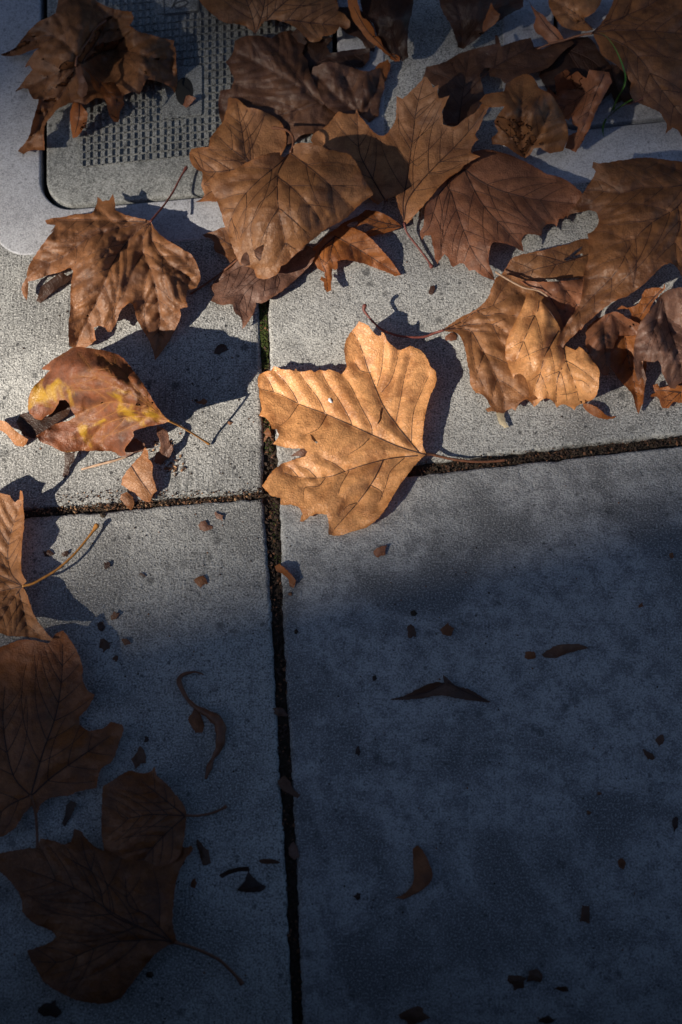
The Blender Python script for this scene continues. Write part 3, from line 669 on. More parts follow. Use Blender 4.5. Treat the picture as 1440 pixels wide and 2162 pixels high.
# --- leaf left of the big centre leaf, over the lid
leaf('tan leaf with short blunt lobes overlapping the lid edge, under the big domed leaf', 'C',
 [(330,225),(410,238),(480,300),(600,330),(760,420),(820,560),(780,700),(600,860),(400,960),(222,1105),(150,1100),(50,1106),(100,1080),(130,1040),(110,1000),(98,960),(110,900),(105,850),(60,830),(15,782),(0,700),(22,655),(90,645),(160,640),(180,560),(240,480),(290,415),(300,370),(320,300)],
 [(330,225,8),(820,560,6),(600,860,8),(222,1105,9),(50,1106,5),(0,700,8),(60,830,10),(180,560,13),(290,415,10),(400,300,16),(400,650,18),(600,560,10)],
 mat='tan', veins=[[(640,900),(490,760),(440,500),(400,260)],[(620,890),(460,740),(330,640),(250,560)],[(600,880),(420,830),(250,850),(120,840),(30,720)],[(560,900),(380,930),(200,1010),(80,1095)]], wr=1.1, edge=2.5, billow=3, zs=1.15)

# --- lower leaves under the domed leaf
leaf('small jagged brown leaf end left of the domed leaf tip', 'H',
 [(104,465),(210,430),(300,400),(420,440),(500,560),(470,640),(400,660),(340,705),(310,650),(260,625),(220,610),(205,560),(210,525),(180,495),(140,485)],
 [(104,465,5),(300,400,8),(500,560,7),(340,705,3),(210,560,6),(320,530,13)], mat='brown', veins=[[(450,620),(330,540),(220,470),(110,465)]], wr=1.8)
leaf('crinkled light brown leaf across the joint below the domed leaf', 'H',
 [(400,672),(330,740),(230,835),(178,900),(213,962),(180,1022),(262,1056),(330,1050),(368,1056),(376,1110),(430,1160),(452,1235),(440,1262),(482,1222),(540,1130),(556,1075),(560,1032),(600,1040),(645,1030),(700,992),(800,925),(900,835),(1000,742),(1050,670),(1070,600),(1000,560),(800,560),(600,560),(450,600)],
 [(400,672,8),(178,900,4),(180,1022,3),(370,1056,8),(452,1260,3),(560,1040,9),(645,1030,12),(800,925,10),(1050,670,12),(900,600,6),(450,600,9),(450,850,12),(600,900,16),(470,1100,8)],
 mat='grey', veins=[[(880,620),(700,760),(520,900),(420,1050),(450,1200)],[(840,640),(620,680),(420,740),(240,860)],[(700,760),(760,850),(720,960)]], wr=2.2, wr2=0.6, edge=3,
 stem=[(420,660,12),(330,735,9),(220,820,5),(120,890,3),(60,930,3),(10,965,3)], stem_r=1.0, bulb=1.1)
leaf('torn orange-brown leaf with hooked lobes, its pointed lobe aimed at the lone stem end', 'S',
 [(690,235),(760,190),(830,195),(900,230),(960,290),(1020,360),(1072,432),(1045,440),(1000,420),(900,382),(800,358),(748,362),(752,400),(738,410),(722,400),(722,450),(716,490),(718,512),(696,520),(684,495),(682,470),(663,460),(668,440),(690,450),(684,420),(650,400),(640,378),(612,352),(600,330),(620,300),(655,275)],
 [(690,235,16),(830,195,18),(960,290,16),(1072,432,4),(900,382,7),(745,405,12),(700,520,14),(668,455,10),(612,352,11),(800,300,18),(700,340,20)],
 mat='orange', veins=[[(735,235),(790,265),(900,330),(1060,430)],[(735,240),(715,330),(735,400)],[(735,240),(660,320),(690,420),(700,510)]], wr=1.6, crease=2, billow=3)
leaf('small torn leaf with ragged holes, touching the base of the star-shaped leaf', 'F',
 [(80,760),(60,715),(100,680),(150,655),(240,612),(290,570),(400,588),(500,640),(562,680),(592,714),(560,730),(480,762),(400,782),(320,798),(290,790),(240,765),(170,750),(120,780)],
 [(80,760,12),(150,655,14),(290,570,15),(592,714,14),(400,782,8),(300,798,7),(300,680,20),(450,690,17)], mat='orange', veins=[[(580,712),(480,690),(360,660),(250,620)],[(560,715),(420,730),(300,780)]], wr=1.6,
 holes=[[(130,700),(165,680),(225,668),(215,700),(180,720),(150,735)],[(200,715),(280,690),(330,700),(370,725),(320,740),(290,760),(240,750)]])

# --- big domed leaf
leaf('large domed brown leaf with dark veins and two black holes near its tip', 'C',
 [(850,690),(868,640),(900,616),(960,606),(1040,612),(1120,640),(1180,665),(1260,680),(1340,700),(1400,760),(1440,840),(1470,900),(1500,960),(1540,1010),(1548,1045),(1480,1095),(1395,1170),(1340,1230),(1270,1275),(1200,1310),(1130,1350),(1060,1410),(980,1470),(900,1545),(860,1580),(830,1620),(775,1650),(755,1700),(700,1740),(625,1758),(570,1742),(545,1672),(480,1650),(430,1632),(402,1590),(362,1480),(330,1400),(300,1320),(262,1180),(222,1070),(175,990),(172,965),(188,912),(250,870),(340,850),(440,800),(505,758),(600,718),(680,695),(745,685),(765,690),(775,720),(800,730)],
 [(850,690,24),(960,606,30),(1260,680,30),(1440,840,30),(1548,1040,30),(1340,1230,24),(1060,1410,26),(860,1580,22),(700,1740,16),(570,1742,15),(430,1632,15),(330,1400,20),(222,1070,22),(180,930,24),(440,800,29),(700,690,28),(750,1000,38),(1100,980,40),(500,1150,34),(900,1300,35),(650,1450,29)],
 mat='tan', veins=[[(845,690),(780,790),(745,880),(742,1050),(755,1180),(775,1290),(800,1400),(820,1480),(855,1570)],[(840,695),(760,780),(600,910),(480,1030),(390,1160),(340,1280),(330,1380)],[(848,690),(940,760),(1080,870),(1230,1010),(1390,1170)],[(745,900),(820,950),(930,1050),(1050,1180),(1110,1280)]],
 sec=[[(748,960),(680,1040),(600,1110),(550,1210),(518,1320),(525,1440),(540,1520)],[(758,1170),(700,1240),(660,1330),(645,1450)],[(770,1165),(850,1240),(940,1320),(1020,1385)],[(600,912),(480,920),(340,940)],[(390,1165),(320,1160),(280,1180)],[(365,1280),(400,1350),(420,1420)],[(920,745),(1040,800),(1200,800),(1330,830)],[(1180,965),(1300,975),(1440,1000)],[(1060,860),(1050,900),(1040,960)],[(810,1450),(840,1480),(900,1500)]],
 auto=True, spacing=60, holes=[[(432,1625),(436,1590),(455,1545),(480,1528),(503,1560),(512,1640),(470,1645)],[(545,1512),(575,1490),(630,1463),(628,1500),(612,1540),(608,1590),(590,1605),(562,1570),(550,1540)]],
 crease=2.0, billow=3.2, wr=1.6, wr2=0.6, edge=2.5, stem=[(850,690,26),(872,640,28),(878,580,30),(865,540,31),(830,505,31),(790,490,30),(740,480,28),(700,480,27)], stem_r=1.2, stem_mat='brown', bulb=1.8, zs=1.75)

# --- star shaped leaf
leaf('broad star-shaped tan leaf with sharp points, upper centre', 'D',
 [(620,1890),(600,1840),(560,1740),(545,1650),(450,1690),(390,1730),(280,1640),(200,1560),(100,1500),(0,1420),(-80,1320),(-180,1180),(-140,1120),(-40,1060),(0,1010),(60,940),(130,960),(200,960),(212,925),(245,990),(300,1050),(350,1110),(405,1148),(460,1140),(500,1085),(535,1020),(548,900),(548,812),(600,830),(650,790),(740,700),(782,650),(805,655),(838,705),(858,738),(905,715),(892,780),(905,835),(1000,806),(962,880),(935,950),(945,1050),(1000,1070),(1060,1060),(1130,1002),(1220,940),(1268,872),(1330,905),(1290,980),(1250,1070),(1212,1140),(1235,1178),(1190,1232),(1176,1290),(1258,1322),(1200,1352),(1115,1400),(1090,1440),(990,1500),(900,1590),(800,1710),(700,1820),(650,1880)],
 [(620,1890,10),(390,1730,14),(-80,1320,12),(-180,1180,14),(60,940,15),(212,925,18),(405,1148,10),(548,812,24),(790,650,36),(905,715,36),(1000,806,40),(1000,1070,24),(1268,872,38),(1258,1322,24),(1090,1440,20),(800,1710,17),(620,1600,16),(700,1200,16),(950,1250,20),(300,1300,14)],
 mat='tan', veins=[[(610,1880),(605,1700),(640,1500),(680,1200),(715,930),(760,740),(785,670)],[(612,1860),(640,1700),(760,1530),(900,1380),(1060,1220),(1200,1060),(1290,930)],[(605,1880),(460,1700),(330,1480),(240,1300),(220,1100),(213,950)]],
 sec=[[(672,1270),(620,1180),(570,1080),(560,900)],[(690,1215),(780,1110),(860,980)],[(700,980),(760,920),(830,880)],[(820,1470),(940,1460),(1100,1380)],[(900,1380),(1000,1340),(1150,1300)],[(660,1340),(720,1400),(790,1340)]],
 spacing=44, wr=0.9, edge=1.5, billow=2.4, stem=[(612,1880,11),(640,1970,8),(740,2100,5),(820,2210,4),(850,2260,4.5)], stem_r=1.1, stem_mat='red', bulb=2.6, zs=1.25)

# --- leaf right of the star leaf
leaf('pinkish brown leaf with toothed lower edge, right of the star-shaped leaf', 'F',
 [(1120,200),(1000,290),(900,390),(800,520),(785,620),(775,700),(748,772),(765,824),(790,790),(838,785),(862,900),(876,990),(895,1030),(922,985),(955,945),(992,990),(1010,1040),(1030,1056),(1080,1022),(1120,1032),(1160,1086),(1210,1082),(1280,1132),(1376,1168),(1360,1100),(1334,1040),(1330,960),(1345,880),(1370,845),(1450,855),(1530,880),(1600,915),(1622,925),(1615,880),(1605,830),(1622,790),(1660,775),(1770,790),(1785,725),(1820,692),(1870,690),(1902,712),(1925,645),(1965,640),(2010,600),(2100,540),(2125,440),(2060,380),(1980,320),(1900,290),(1800,260),(1700,200),(1560,130),(1440,90),(1300,60),(1200,80)],
 [(1120,200,14),(785,620,14),(748,772,9),(895,1030,8),(1030,1056,6),(1376,1168,10),(1340,950,22),(1622,925,14),(1640,790,20),(1902,712,10),(2125,440,16),(1800,260,10),(1440,90,12),(1200,80,13),(1100,700,17),(1350,500,20),(1700,500,20)],
 mat='pink', veins=[[(1120,230),(980,340),(1020,460),(1075,640),(1140,810),(1220,970),(1368,1150)],[(1122,232),(1165,330),(1270,520),(1400,670),(1520,800),(1612,905)],[(1125,232),(1240,320),(1400,400),(1560,450),(1750,490),(2040,520)],[(1118,240),(920,420),(870,560),(820,720),(770,770)]],
 sec=[[(1000,430),(970,600),(935,760),(925,880),(930,960)],[(1078,690),(1030,820),(1020,940)]], wr=1.1, edge=2.2, billow=2.6, spacing=40, zs=1.25)

# --- mid right group
leaf('shaded brown leaf with a ragged tear, half under the big right-hand leaf', 'L',
 [(690,440),(760,385),(800,330),(860,225),(945,188),(1010,170),(1150,142),(1300,102),(1440,72),(1600,20),(1750,60),(1750,330),(1650,400),(1440,420),(1200,430),(1000,440),(880,430),(760,440)],
 [(690,440,10),(945,188,18),(1440,72,16),(1750,60,10),(1750,330,12),(1200,430,13),(880,430,10),(1150,280,20)], mat='tan', veins=[[(1700,160),(1400,260),(1100,330),(860,420)],[(1400,260),(1200,200),(1050,180)]], spacing=40,
 holes=[[(1390,228),(1440,200),(1500,150),(1560,110),(1590,90),(1560,135),(1500,190),(1580,170),(1590,185),(1520,222),(1470,230),(1420,245)]], wr=1.3)
leaf('leaf with long curling stem pointing at the middle, right of the golden leaf', 'L',
 [(170,945),(250,882),(370,805),(480,750),(545,705),(620,622),(660,525),(705,412),(800,380),(950,420),(1100,500),(1300,700),(1400,1000),(1350,1400),(1200,1600),(1080,1660),(1010,1652),(950,1682),(905,1760),(865,1742),(800,1768),(782,1792),(705,1775),(622,1772),(600,1745),(652,1722),(620,1660),(562,1602),(500,1582),(452,1502),(440,1400),(412,1262),(390,1122),(345,1012),(300,968),(230,962)],
 [(170,945,12),(480,750,15),(705,412,16),(1000,440,10),(1300,700,10),(1350,1400,12),(1080,1660,10),(905,1760,8),(782,1792,5),(600,1745,5),(452,1502,10),(390,1122,13),(300,968,12),(600,1000,15),(700,800,21),(600,1300,20),(760,1100,11),(850,1500,13)],
 mat='tan', veins=[[(180,945),(330,935),(450,955),(560,1140),(650,1300),(720,1450),(780,1600),(798,1770)],[(182,943),(400,900),(620,880),(760,930),(860,1040)],[(185,940),(360,860),(500,760),(700,690),(850,600),(960,560)],[(520,760),(600,800),(740,780),(900,800)]],
 wr=2.6, wr2=0.6, crease=2.6, billow=4.0, edge=2.5, spacing=60, stem=[(180,945,12),(80,975,9),(0,1008,8),(-100,1018,9),(-230,1010,12),(-340,985,16),(-450,940,19),(-540,860,21),(-600,790,22),(-632,740,23),(-625,700,25),(-610,690,26)], stem_r=1.15, stem_mat='red', bulb=2.0)
leaf('brown folded leaf standing on edge behind the bright lobed leaf', 'M',
 [(-230,455),(-110,445),(0,455),(200,448),(330,440),(450,420),(500,600),(480,820),(400,960),(330,1010),(290,990),(240,930),(170,850),(125,790),(115,680),(60,620),(0,588),(-60,530),(-140,490)],
 [(-230,455,18),(0,455,30),(200,448,34),(450,420,20),(480,820,12),(330,1010,10),(170,850,14),(115,680,18),(0,588,20),(200,600,26),(300,700,14)], mat='pink', veins=[[(200,455),(280,570),(360,670),(420,780)],[(0,480),(120,640),(220,800),(320,990)]], auto=True, spacing=44, wr=2, edge=3, crease=3,
 stem=[(-450,355,22),(-330,430,26),(-240,480,28),(-150,520,30),(-20,545,30),(80,605,28)], stem_r=0.9, stem_mat='pale', bulb=1.0)
leaf('bright sunlit leaf with parallel veins bulging over the leaf with the curling stem', 'M',
 [(-140,560),(-60,600),(0,650),(60,700),(130,800),(190,900),(225,1010),(245,1095),(310,1125),(360,1150),(400,1112),(440,1140),(500,1210),(560,1290),(602,1352),(600,1450),(588,1560),(550,1635),(480,1672),(430,1690),(372,1712),(350,1755),(325,1735),(270,1708),(212,1698),(170,1732),(150,1690),(100,1645),(55,1640),(20,1655),(-22,1692),(-60,1722),(-95,1680),(-108,1640),(-112,1560),(-130,1480),(-152,1422),(-200,1386),(-252,1395),(-266,1440),(-284,1400),(-322,1302),(-350,1200),(-345,1100),(-322,1000),(-250,860),(-190,740),(-145,620)],
 [(-140,560,28),(60,700,30),(225,1010,26),(400,1112,32),(600,1400,36),(550,1635,28),(350,1755,9),(170,1732,8),(-60,1722,8),(-200,1386,22),(-275,1430,18),(-345,1150,24),(-190,740,28),(50,1100,38),(400,1400,40),(-100,1100,34),(150,1450,32)],
 mat='hero', veins=[[(20,640),(60,700),(140,810),(200,920),(235,1080),(270,1270),(330,1430),(375,1560),(400,1680)],[(-10,650),(-20,740),(-80,850),(-150,1020),(-250,1260)],[(190,950),(110,1090),(40,1230),(0,1400),(-60,1560),(-70,1700)],[(260,1260),(190,1400),(165,1560),(165,1710)]],
 sec=[[(350,1450),(430,1460),(500,1520),(520,1610)],[(375,1570),(300,1590),(200,1600)]], auto=True, spacing=70, wr=1.5, crease=2.4, billow=4.0, edge=3, zs=1.1)
leaf('small pale stub of stem poking from under the curling-stem leaf', 'L', [(705,1760),(800,1762),(790,1800),(800,1860),(835,1925),(790,1935),(740,1890),(722,1840)], [(705,1760,3),(800,1762,3),(810,1930,5),(760,1850,7)], mat=plain('pale_pith', (0.6,0.5,0.33), 0.6, 300, 0.2), wr=0.3, name='stem_stub', cat='stem stub', group='crumbled leaf bits')
leaf('thin red-brown curled leaf edge below the bright lobed leaf', 'M', [(436,1690),(500,1697),(560,1715),(620,1760),(690,1815),(770,1822),(740,1842),(660,1848),(570,1825),(490,1775),(445,1730)], [(436,1690,7),(620,1760,9),(770,1822,4),(570,1825,3),(445,1730,4)], mat='orange', wr=0.5, cat='leaf bit', name='leaf_scrap', group='crumbled leaf bits')
leaf('upright pink-brown folded lobe right of the bright lobed leaf', 'M',
 [(458,965),(490,912),(560,842),(640,800),(715,768),(790,760),(900,830),(1010,880),(1000,990),(900,1000),(800,1002),(765,1060),(740,1140),(722,1160),(712,1280),(694,1402),(660,1402),(620,1380),(560,1262),(490,1150),(460,1080),(470,1010)],
 [(458,965,26),(640,800,32),(790,760,34),(1010,880,28),(800,1002,22),(722,1160,18),(694,1402,24),(620,1380,30),(490,1150,34),(600,1050,42),(850,900,24)], mat='pink', veins=[[(700,790),(640,950),(660,1150),(680,1380)],[(720,790),(850,880),(980,960)]], wr=2.4, crease=3, billow=3, edge=3)
leaf('dark hanging pointed lobe in shade with its tip on the slab, at the right', 'M',
 [(712,1180),(730,1130),(760,1070),(800,1005),(900,1002),(985,995),(1060,1100),(1080,1300),(1060,1500),(1052,1650),(1020,1740),(998,1792),(975,1740),(960,1680),(940,1600),(890,1540),(810,1450),(750,1370),(705,1290)],
 [(712,1180,16),(985,995,18),(1060,1500,16),(998,1792,4),(890,1540,7),(705,1290,12),(880,1300,10)], mat='orange', veins=[[(860,1020),(900,1250),(960,1500),(998,1780)]], wr=1.6, crease=3, edge=3)
leaf('grey-brown crumpled leaf leaning at the right edge', 'M',
 [(1000,905),(1040,840),(1095,775),(1185,665),(1215,600),(1300,540),(1500,500),(1700,700),(1700,1350),(1440,1470),(1400,1500),(1370,1540),(1320,1532),(1290,1482),(1242,1382),(1228,1310),(1192,1252),(1140,1270),(1090,1262),(1032,1262),(1050,1350),(1086,1432),(1062,1512),(1040,1582),(1010,1500),(980,1422),(955,1302),(952,1150),(975,1010)],
 [(1000,905,30),(1185,665,40),(1500,500,40),(1700,1000,30),(1440,1470,16),(1320,1532,16),(1230,1310,26),(1050,1262,26),(1040,1582,10),(952,1150,26),(1120,1000,40),(1350,900,18),(1350,1200,34)], mat='grey', veins=[[(1230,620),(1180,850),(1100,1100),(1040,1300),(1045,1560)],[(1240,640),(1300,900),(1400,1200),(1440,1400)]], wr=3.6, wr2=0.8, crease=3, billow=4)
leaf('thin orange upright lobe behind the grey-brown crumpled leaf', 'M', [(1075,522),(1150,515),(1245,520),(1260,470),(1275,520),(1210,590),(1160,650),(1120,720),(1100,785),(1075,830),(980,900),(900,860),(930,780),(900,730),(780,735),(830,695),(880,720),(980,690),(1035,610),(1032,590)],
 [(1075,522,34),(1245,520,38),(1100,785,28),(980,900,24),(780,735,24),(1035,610,30)], mat='orange', wr=2, veins=[[(1240,530),(1100,680),(990,860)]])
leaf('ragged orange leaf end flat on the slab at the right edge', 'M', [(1142,1502),(1190,1488),(1215,1530),(1260,1520),(1330,1500),(1440,1430),(1600,1400),(1700,1560),(1560,1660),(1430,1680),(1360,1672),(1332,1700),(1302,1742),(1232,1732),(1222,1680),(1208,1650),(1178,1622),(1122,1622),(1130,1598),(1165,1580)],
 [(1142,1502,8),(1440,1430,14),(1700,1560,10),(1302,1742,4),(1122,1622,4),(1300,1600,10)], mat='orange', veins=[[(1600,1460),(1420,1580),(1280,1720)],[(1420,1580),(1280,1560),(1180,1560)]], wr=1.8)

# --- big right leaf
leaf('very large brown leaf reaching past the right edge, casting a black shadow below it', 'G',
 [(690,165),(740,178),(850,165),(1000,142),(1130,130),(1300,150),(1440,165),(1600,175),(1750,300),(1750,800),(1650,960),(1560,1100),(1500,1180),(1440,1140),(1400,1060),(1340,1022),(1270,1050),(1200,1120),(1140,1180),(1040,1260),(960,1310),(900,1330),(820,1375),(700,1470),(600,1560),(520,1640),(450,1710),(415,1790),(385,1868),(375,1858),(380,1740),(430,1600),(500,1480),(545,1420),(580,1350),(600,1250),(612,1100),(640,1010),(655,900),(652,830),(638,775),(690,750),(725,700),(735,640),(720,595),(660,575),(590,592),(500,612),(468,640),(480,590),(560,500),(620,400),(670,330),(710,250),(682,215)],
 [(690,165,24),(1130,130,26),(1600,175,26),(1750,800,30),(1500,1180,34),(1340,1022,40),(1140,1180,38),(900,1330,34),(600,1560,28),(380,1860,20),(500,1480,28),(612,1100,26),(640,775,20),(720,600,22),(480,600,16),(620,400,22),(1000,600,34),(850,1000,38),(1250,800,38),(1000,300,30)],
 mat='brown', veins=[[(1700,330),(1500,440),(1380,565),(1250,640),(1150,710),(1060,800),(980,920),(920,1040),(820,1170),(660,1330),(480,1560),(390,1820)],[(1700,330),(1440,365),(1300,385),(1100,385),(920,432),(700,405),(610,415)],[(1700,330),(1440,250),(1250,180),(1130,135)],[(1400,550),(1420,700),(1380,860),(1400,1030)]],
 sec=[[(1270,385),(1180,330),(1000,250),(860,185)],[(1250,640),(1050,680),(860,700),(740,690)],[(980,920),(940,820),(800,760),(700,760)],[(1060,800),(1000,900),(1050,1000),(1030,1180)]], wr=2.6, wr2=0.8, billow=3.5, crease=2.0, edge=3, spacing=46, zs=1.55)

# --- right crumpled pair
leaf('mottled brown leaf with blunt lobes, mostly shaded, top right of centre', 'Q',
 [(-20,440),(0,375),(100,350),(190,300),(300,268),(390,248),(385,200),(400,195),(425,262),(500,232),(590,212),(612,278),(650,275),(740,240),(812,224),(832,245),(770,292),(700,370),(640,402),(570,420),(500,470),(440,470),(420,440),(360,430),(350,400),(365,380),(330,380),(300,420),(330,540),(290,610),(260,660),(190,712),(120,705),(90,660),(100,600),(60,560),(70,500)],
 [(-20,440,6),(190,300,9),(400,200,16),(590,212,18),(832,245,14),(640,402,18),(440,470,20),(330,540,14),(190,712,8),(60,560,7),(250,450,16),(550,320,22)],
 mat='umber', veins=[[(180,700),(200,560),(220,430),(240,300)],[(200,560),(330,420),(470,330),(600,270),(800,240)],[(210,500),(130,440),(20,400)]], wr=1.8, spacing=36)
leaf('crinkled leaf with bright ribs, curled like a shell, right of the star points', 'Q',
 [(300,568),(330,530),(440,515),(450,470),(500,440),(545,415),(590,425),(625,470),(640,500),(700,530),(770,640),(800,760),(770,850),(700,862),(670,850),(640,830),(610,835),(575,880),(552,890),(500,860),(440,820),(370,812),(368,780),(405,742),(386,700),(395,660),(440,600),(350,602)],
 [(300,568,24),(450,470,28),(590,425,30),(770,640,24),(780,850,12),(552,890,9),(370,812,16),(386,700,24),(530,700,32),(460,650,40),(640,650,36),(440,560,34)],
 mat='tan', veins=[[(552,885),(535,800),(532,650),(545,480)],[(548,880),(480,780),(395,700)],[(552,880),(640,750),(690,620)]], wr=2.0, wr2=0.8, crease=3.4, billow=5, edge=4, zs=1.85)
leaf('long curled leaf with a reddish lit edge, beside the blades of grass', 'Q',
 [(722,440),(740,420),(790,388),(812,408),(785,440),(850,400),(900,440),(918,392),(980,400),(1030,405),(1046,460),(1020,510),(985,570),(955,630),(920,720),(880,800),(842,858),(780,832),(800,765),(850,740),(855,715),(822,702),(820,650),(860,610),(800,680),(740,640),(660,540),(690,490),(735,540)],
 [(722,440,26),(790,388,30),(918,392,34),(1046,460,30),(955,630,28),(842,858,10),(780,832,9),(822,702,26),(740,640,14),(660,540,16),(850,520,10),(920,580,34),(980,450,38)], mat='pink', veins=[[(1000,420),(940,560),(900,680),(820,840)],[(960,480),(850,560),(740,620)]], wr=2.2, crease=2.5, edge=4, zs=1.6)
leaf('big brown leaf with fanning veins in the top right corner', 'E',
 [(680,272),(720,240),(790,150),(840,60),(875,-60),(1000,-120),(1300,-120),(1560,-60),(1620,500),(1600,1200),(1500,1240),(1440,1155),(1400,1092),(1360,1080),(1300,1130),(1312,1060),(1280,990),(1250,948),(1180,912),(1100,882),(1030,850),(1000,780),(1010,700),(960,625),(910,572),(860,530),(762,462),(740,400),(700,312)],
 [(680,272,30),(875,-60,26),(1300,-120,26),(1600,500,26),(1500,1240,22),(1400,1092,20),(1250,948,24),(1000,780,30),(762,462,34),(1100,300,36),(1300,700,34)],
 mat='brown', veins=[[(690,272),(820,200),(950,140),(1130,60),(1260,-20)],[(692,274),(900,255),(1150,262),(1450,285)],[(692,276),(820,320),(980,400),(1120,540),(1200,670),(1320,830),(1460,1010)],[(690,272),(800,180),(950,150),(1020,0)]], wr=1.6, spacing=46, billow=3,
 stem=[(685,280,30),(560,302,26),(440,340,22),(320,372,18),(230,408,14),(200,412,12)], stem_r=1.2, stem_mat='brown', bulb=1.8, zs=1.3)
leaf('small leaf with pale stripes at the top edge, left of the corner leaf', 'E', [(300,-60),(320,60),(370,150),(430,222),(500,248),(560,258),(640,262),(690,250),(640,202),(610,152),(680,120),(740,50),(780,-60)], [(300,-60,18),(370,150,22),(560,258,16),(690,250,24),(780,-60,20),(550,80,30)], mat='tan', veins=[[(690,248),(560,130),(420,40),(320,0)],[(620,200),(540,180),(440,80)]], wr=2.4, crease=3)
leaf('narrow pointed lobe rising like a blade, below the top edge', 'E', [(150,10),(200,80),(270,132),(330,200),(400,262),(442,330),(380,352),(322,368),(262,312),(200,270),(186,215),(205,150),(170,70)], [(150,10,26),(330,200,24),(442,330,20),(262,312,12),(200,270,10),(250,220,22)], mat='pink', veins=[[(400,330),(290,210),(160,20)]], auto=False, wr=1.2)
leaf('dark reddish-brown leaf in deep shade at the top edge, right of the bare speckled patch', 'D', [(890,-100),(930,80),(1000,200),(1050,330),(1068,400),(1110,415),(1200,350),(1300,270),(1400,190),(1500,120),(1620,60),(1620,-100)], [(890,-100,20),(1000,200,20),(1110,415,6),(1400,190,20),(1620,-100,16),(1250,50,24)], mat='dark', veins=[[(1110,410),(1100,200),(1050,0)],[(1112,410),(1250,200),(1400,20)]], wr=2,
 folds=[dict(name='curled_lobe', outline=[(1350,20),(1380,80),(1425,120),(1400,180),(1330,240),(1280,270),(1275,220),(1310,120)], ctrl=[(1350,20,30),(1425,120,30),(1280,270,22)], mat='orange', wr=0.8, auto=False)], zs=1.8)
leaf('leaf coloured near black for its shade, top edge, left of the bare speckled patch', 'D', [(225,-100),(270,120),(350,200),(390,330),(430,400),(520,470),(600,520),(650,480),(640,380),(655,200),(680,100),(700,-100)], [(225,-100,16),(390,330,16),(600,520,8),(700,-100,18),(640,380,14),(500,150,24)], mat='dark', veins=[[(600,510),(520,300),(420,50)]], wr=2, zs=2.2)  # shadow over this leaf is put into its near-black colour
leaf('narrow curled tan strip of leaf over the blackish leaf, top edge', 'D', [(120,-80),(150,80),(185,180),(230,230),(255,270),(300,330),(350,370),(400,405),(450,450),(500,490),(535,518),(575,520),(578,490),(550,462),(490,445),(440,390),(405,320),(370,300),(350,230),(300,170),(258,140),(232,60),(200,-80)], [(120,-80,28),(255,270,22),(400,405,18),(560,520,12),(370,280,28),(220,60,34)], mat='orange', wr=1.4, veins=[[(550,505),(420,380),(290,240),(190,60)]], auto=False, zs=1.6)
leaf('small triangular tan leaf scrap under the curled strip near the speckled patch', 'D', [(345,620),(390,545),(480,500),(495,560),(465,660),(425,742),(390,705)], [(345,620,10),(480,500,14),(425,742,8)], mat='orange', wr=1, cat='leaf bit', name='leaf_scrap', group='crumbled leaf bits')

# --- left middle leaves
leaf('dark wrinkled brown leaf with drooping lobes below the lid, stem leaning on the lid', 'I',
 [(990,230),(940,215),(880,203),(810,185),(760,165),(735,150),(728,90),(715,32),(690,76),(640,84),(604,52),(592,120),(560,172),(480,178),(430,182),(350,200),(290,205),(222,225),(240,250),(300,258),(262,312),(290,290),(240,350),(190,420),(150,480),(102,560),(88,640),(55,700),(62,760),(90,800),(100,740),(100,668),(160,655),(240,622),(340,595),(405,562),(425,600),(410,700),(405,850),(392,980),(395,1130),(430,1145),(520,1142),(592,1090),(578,1000),(620,985),(660,1000),(678,1032),(702,1030),(740,965),(770,880),(830,822),(862,830),(885,930),(932,1020),(982,1100),(1020,1238),(1062,1180),(1120,1100),(1180,985),(1205,920),(1200,865),(1255,850),(1245,790),(1252,730),(1322,710),(1348,640),(1330,560),(1290,480),(1220,432),(1150,392),(1062,332),(1005,265)],
 [(990,230,26),(760,165,24),(600,60,8),(350,200,18),(222,225,8),(240,350,20),(88,640,14),(90,800,4),(340,595,20),(420,620,24),(392,980,14),(395,1130,6),(592,1090,7),(690,1032,8),(800,850,16),(885,930,13),(1020,1238,4),(1180,985,10),(1250,850,14),(1348,640,20),(1220,432,26),(600,400,34),(700,600,36),(520,800,28),(1100,600,32),(950,600,26),(850,400,24)],
 mat='brown', veins=[[(985,240),(880,310),(780,430),(690,580),(630,740),(550,900),(450,1120)],[(980,236),(760,280),(540,350),(380,470),(200,560),(100,640)],[(980,245),(930,360),(940,480),(1000,620),(1040,800),(1050,1000),(1020,1220)],[(985,245),(1010,400),(1110,530),(1220,610),(1310,680)],[(970,232),(750,230),(540,220),(300,220)]],
 wr=3.0, wr2=0.9, crease=3.4, billow=5, edge=3.5, spacing=34,
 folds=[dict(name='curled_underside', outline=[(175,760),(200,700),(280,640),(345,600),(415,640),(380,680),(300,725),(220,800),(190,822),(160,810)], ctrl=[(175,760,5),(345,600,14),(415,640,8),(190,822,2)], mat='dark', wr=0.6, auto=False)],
 stem=[(985,235,27),(1030,180,24),(1080,120,20),(1130,50,16),(1160,0,14),(1200,-80,12),(1235,-140,11),(1250,-165,11)], stem_r=1.0, stem_mat='red', bulb=2.1, zs=1.15)
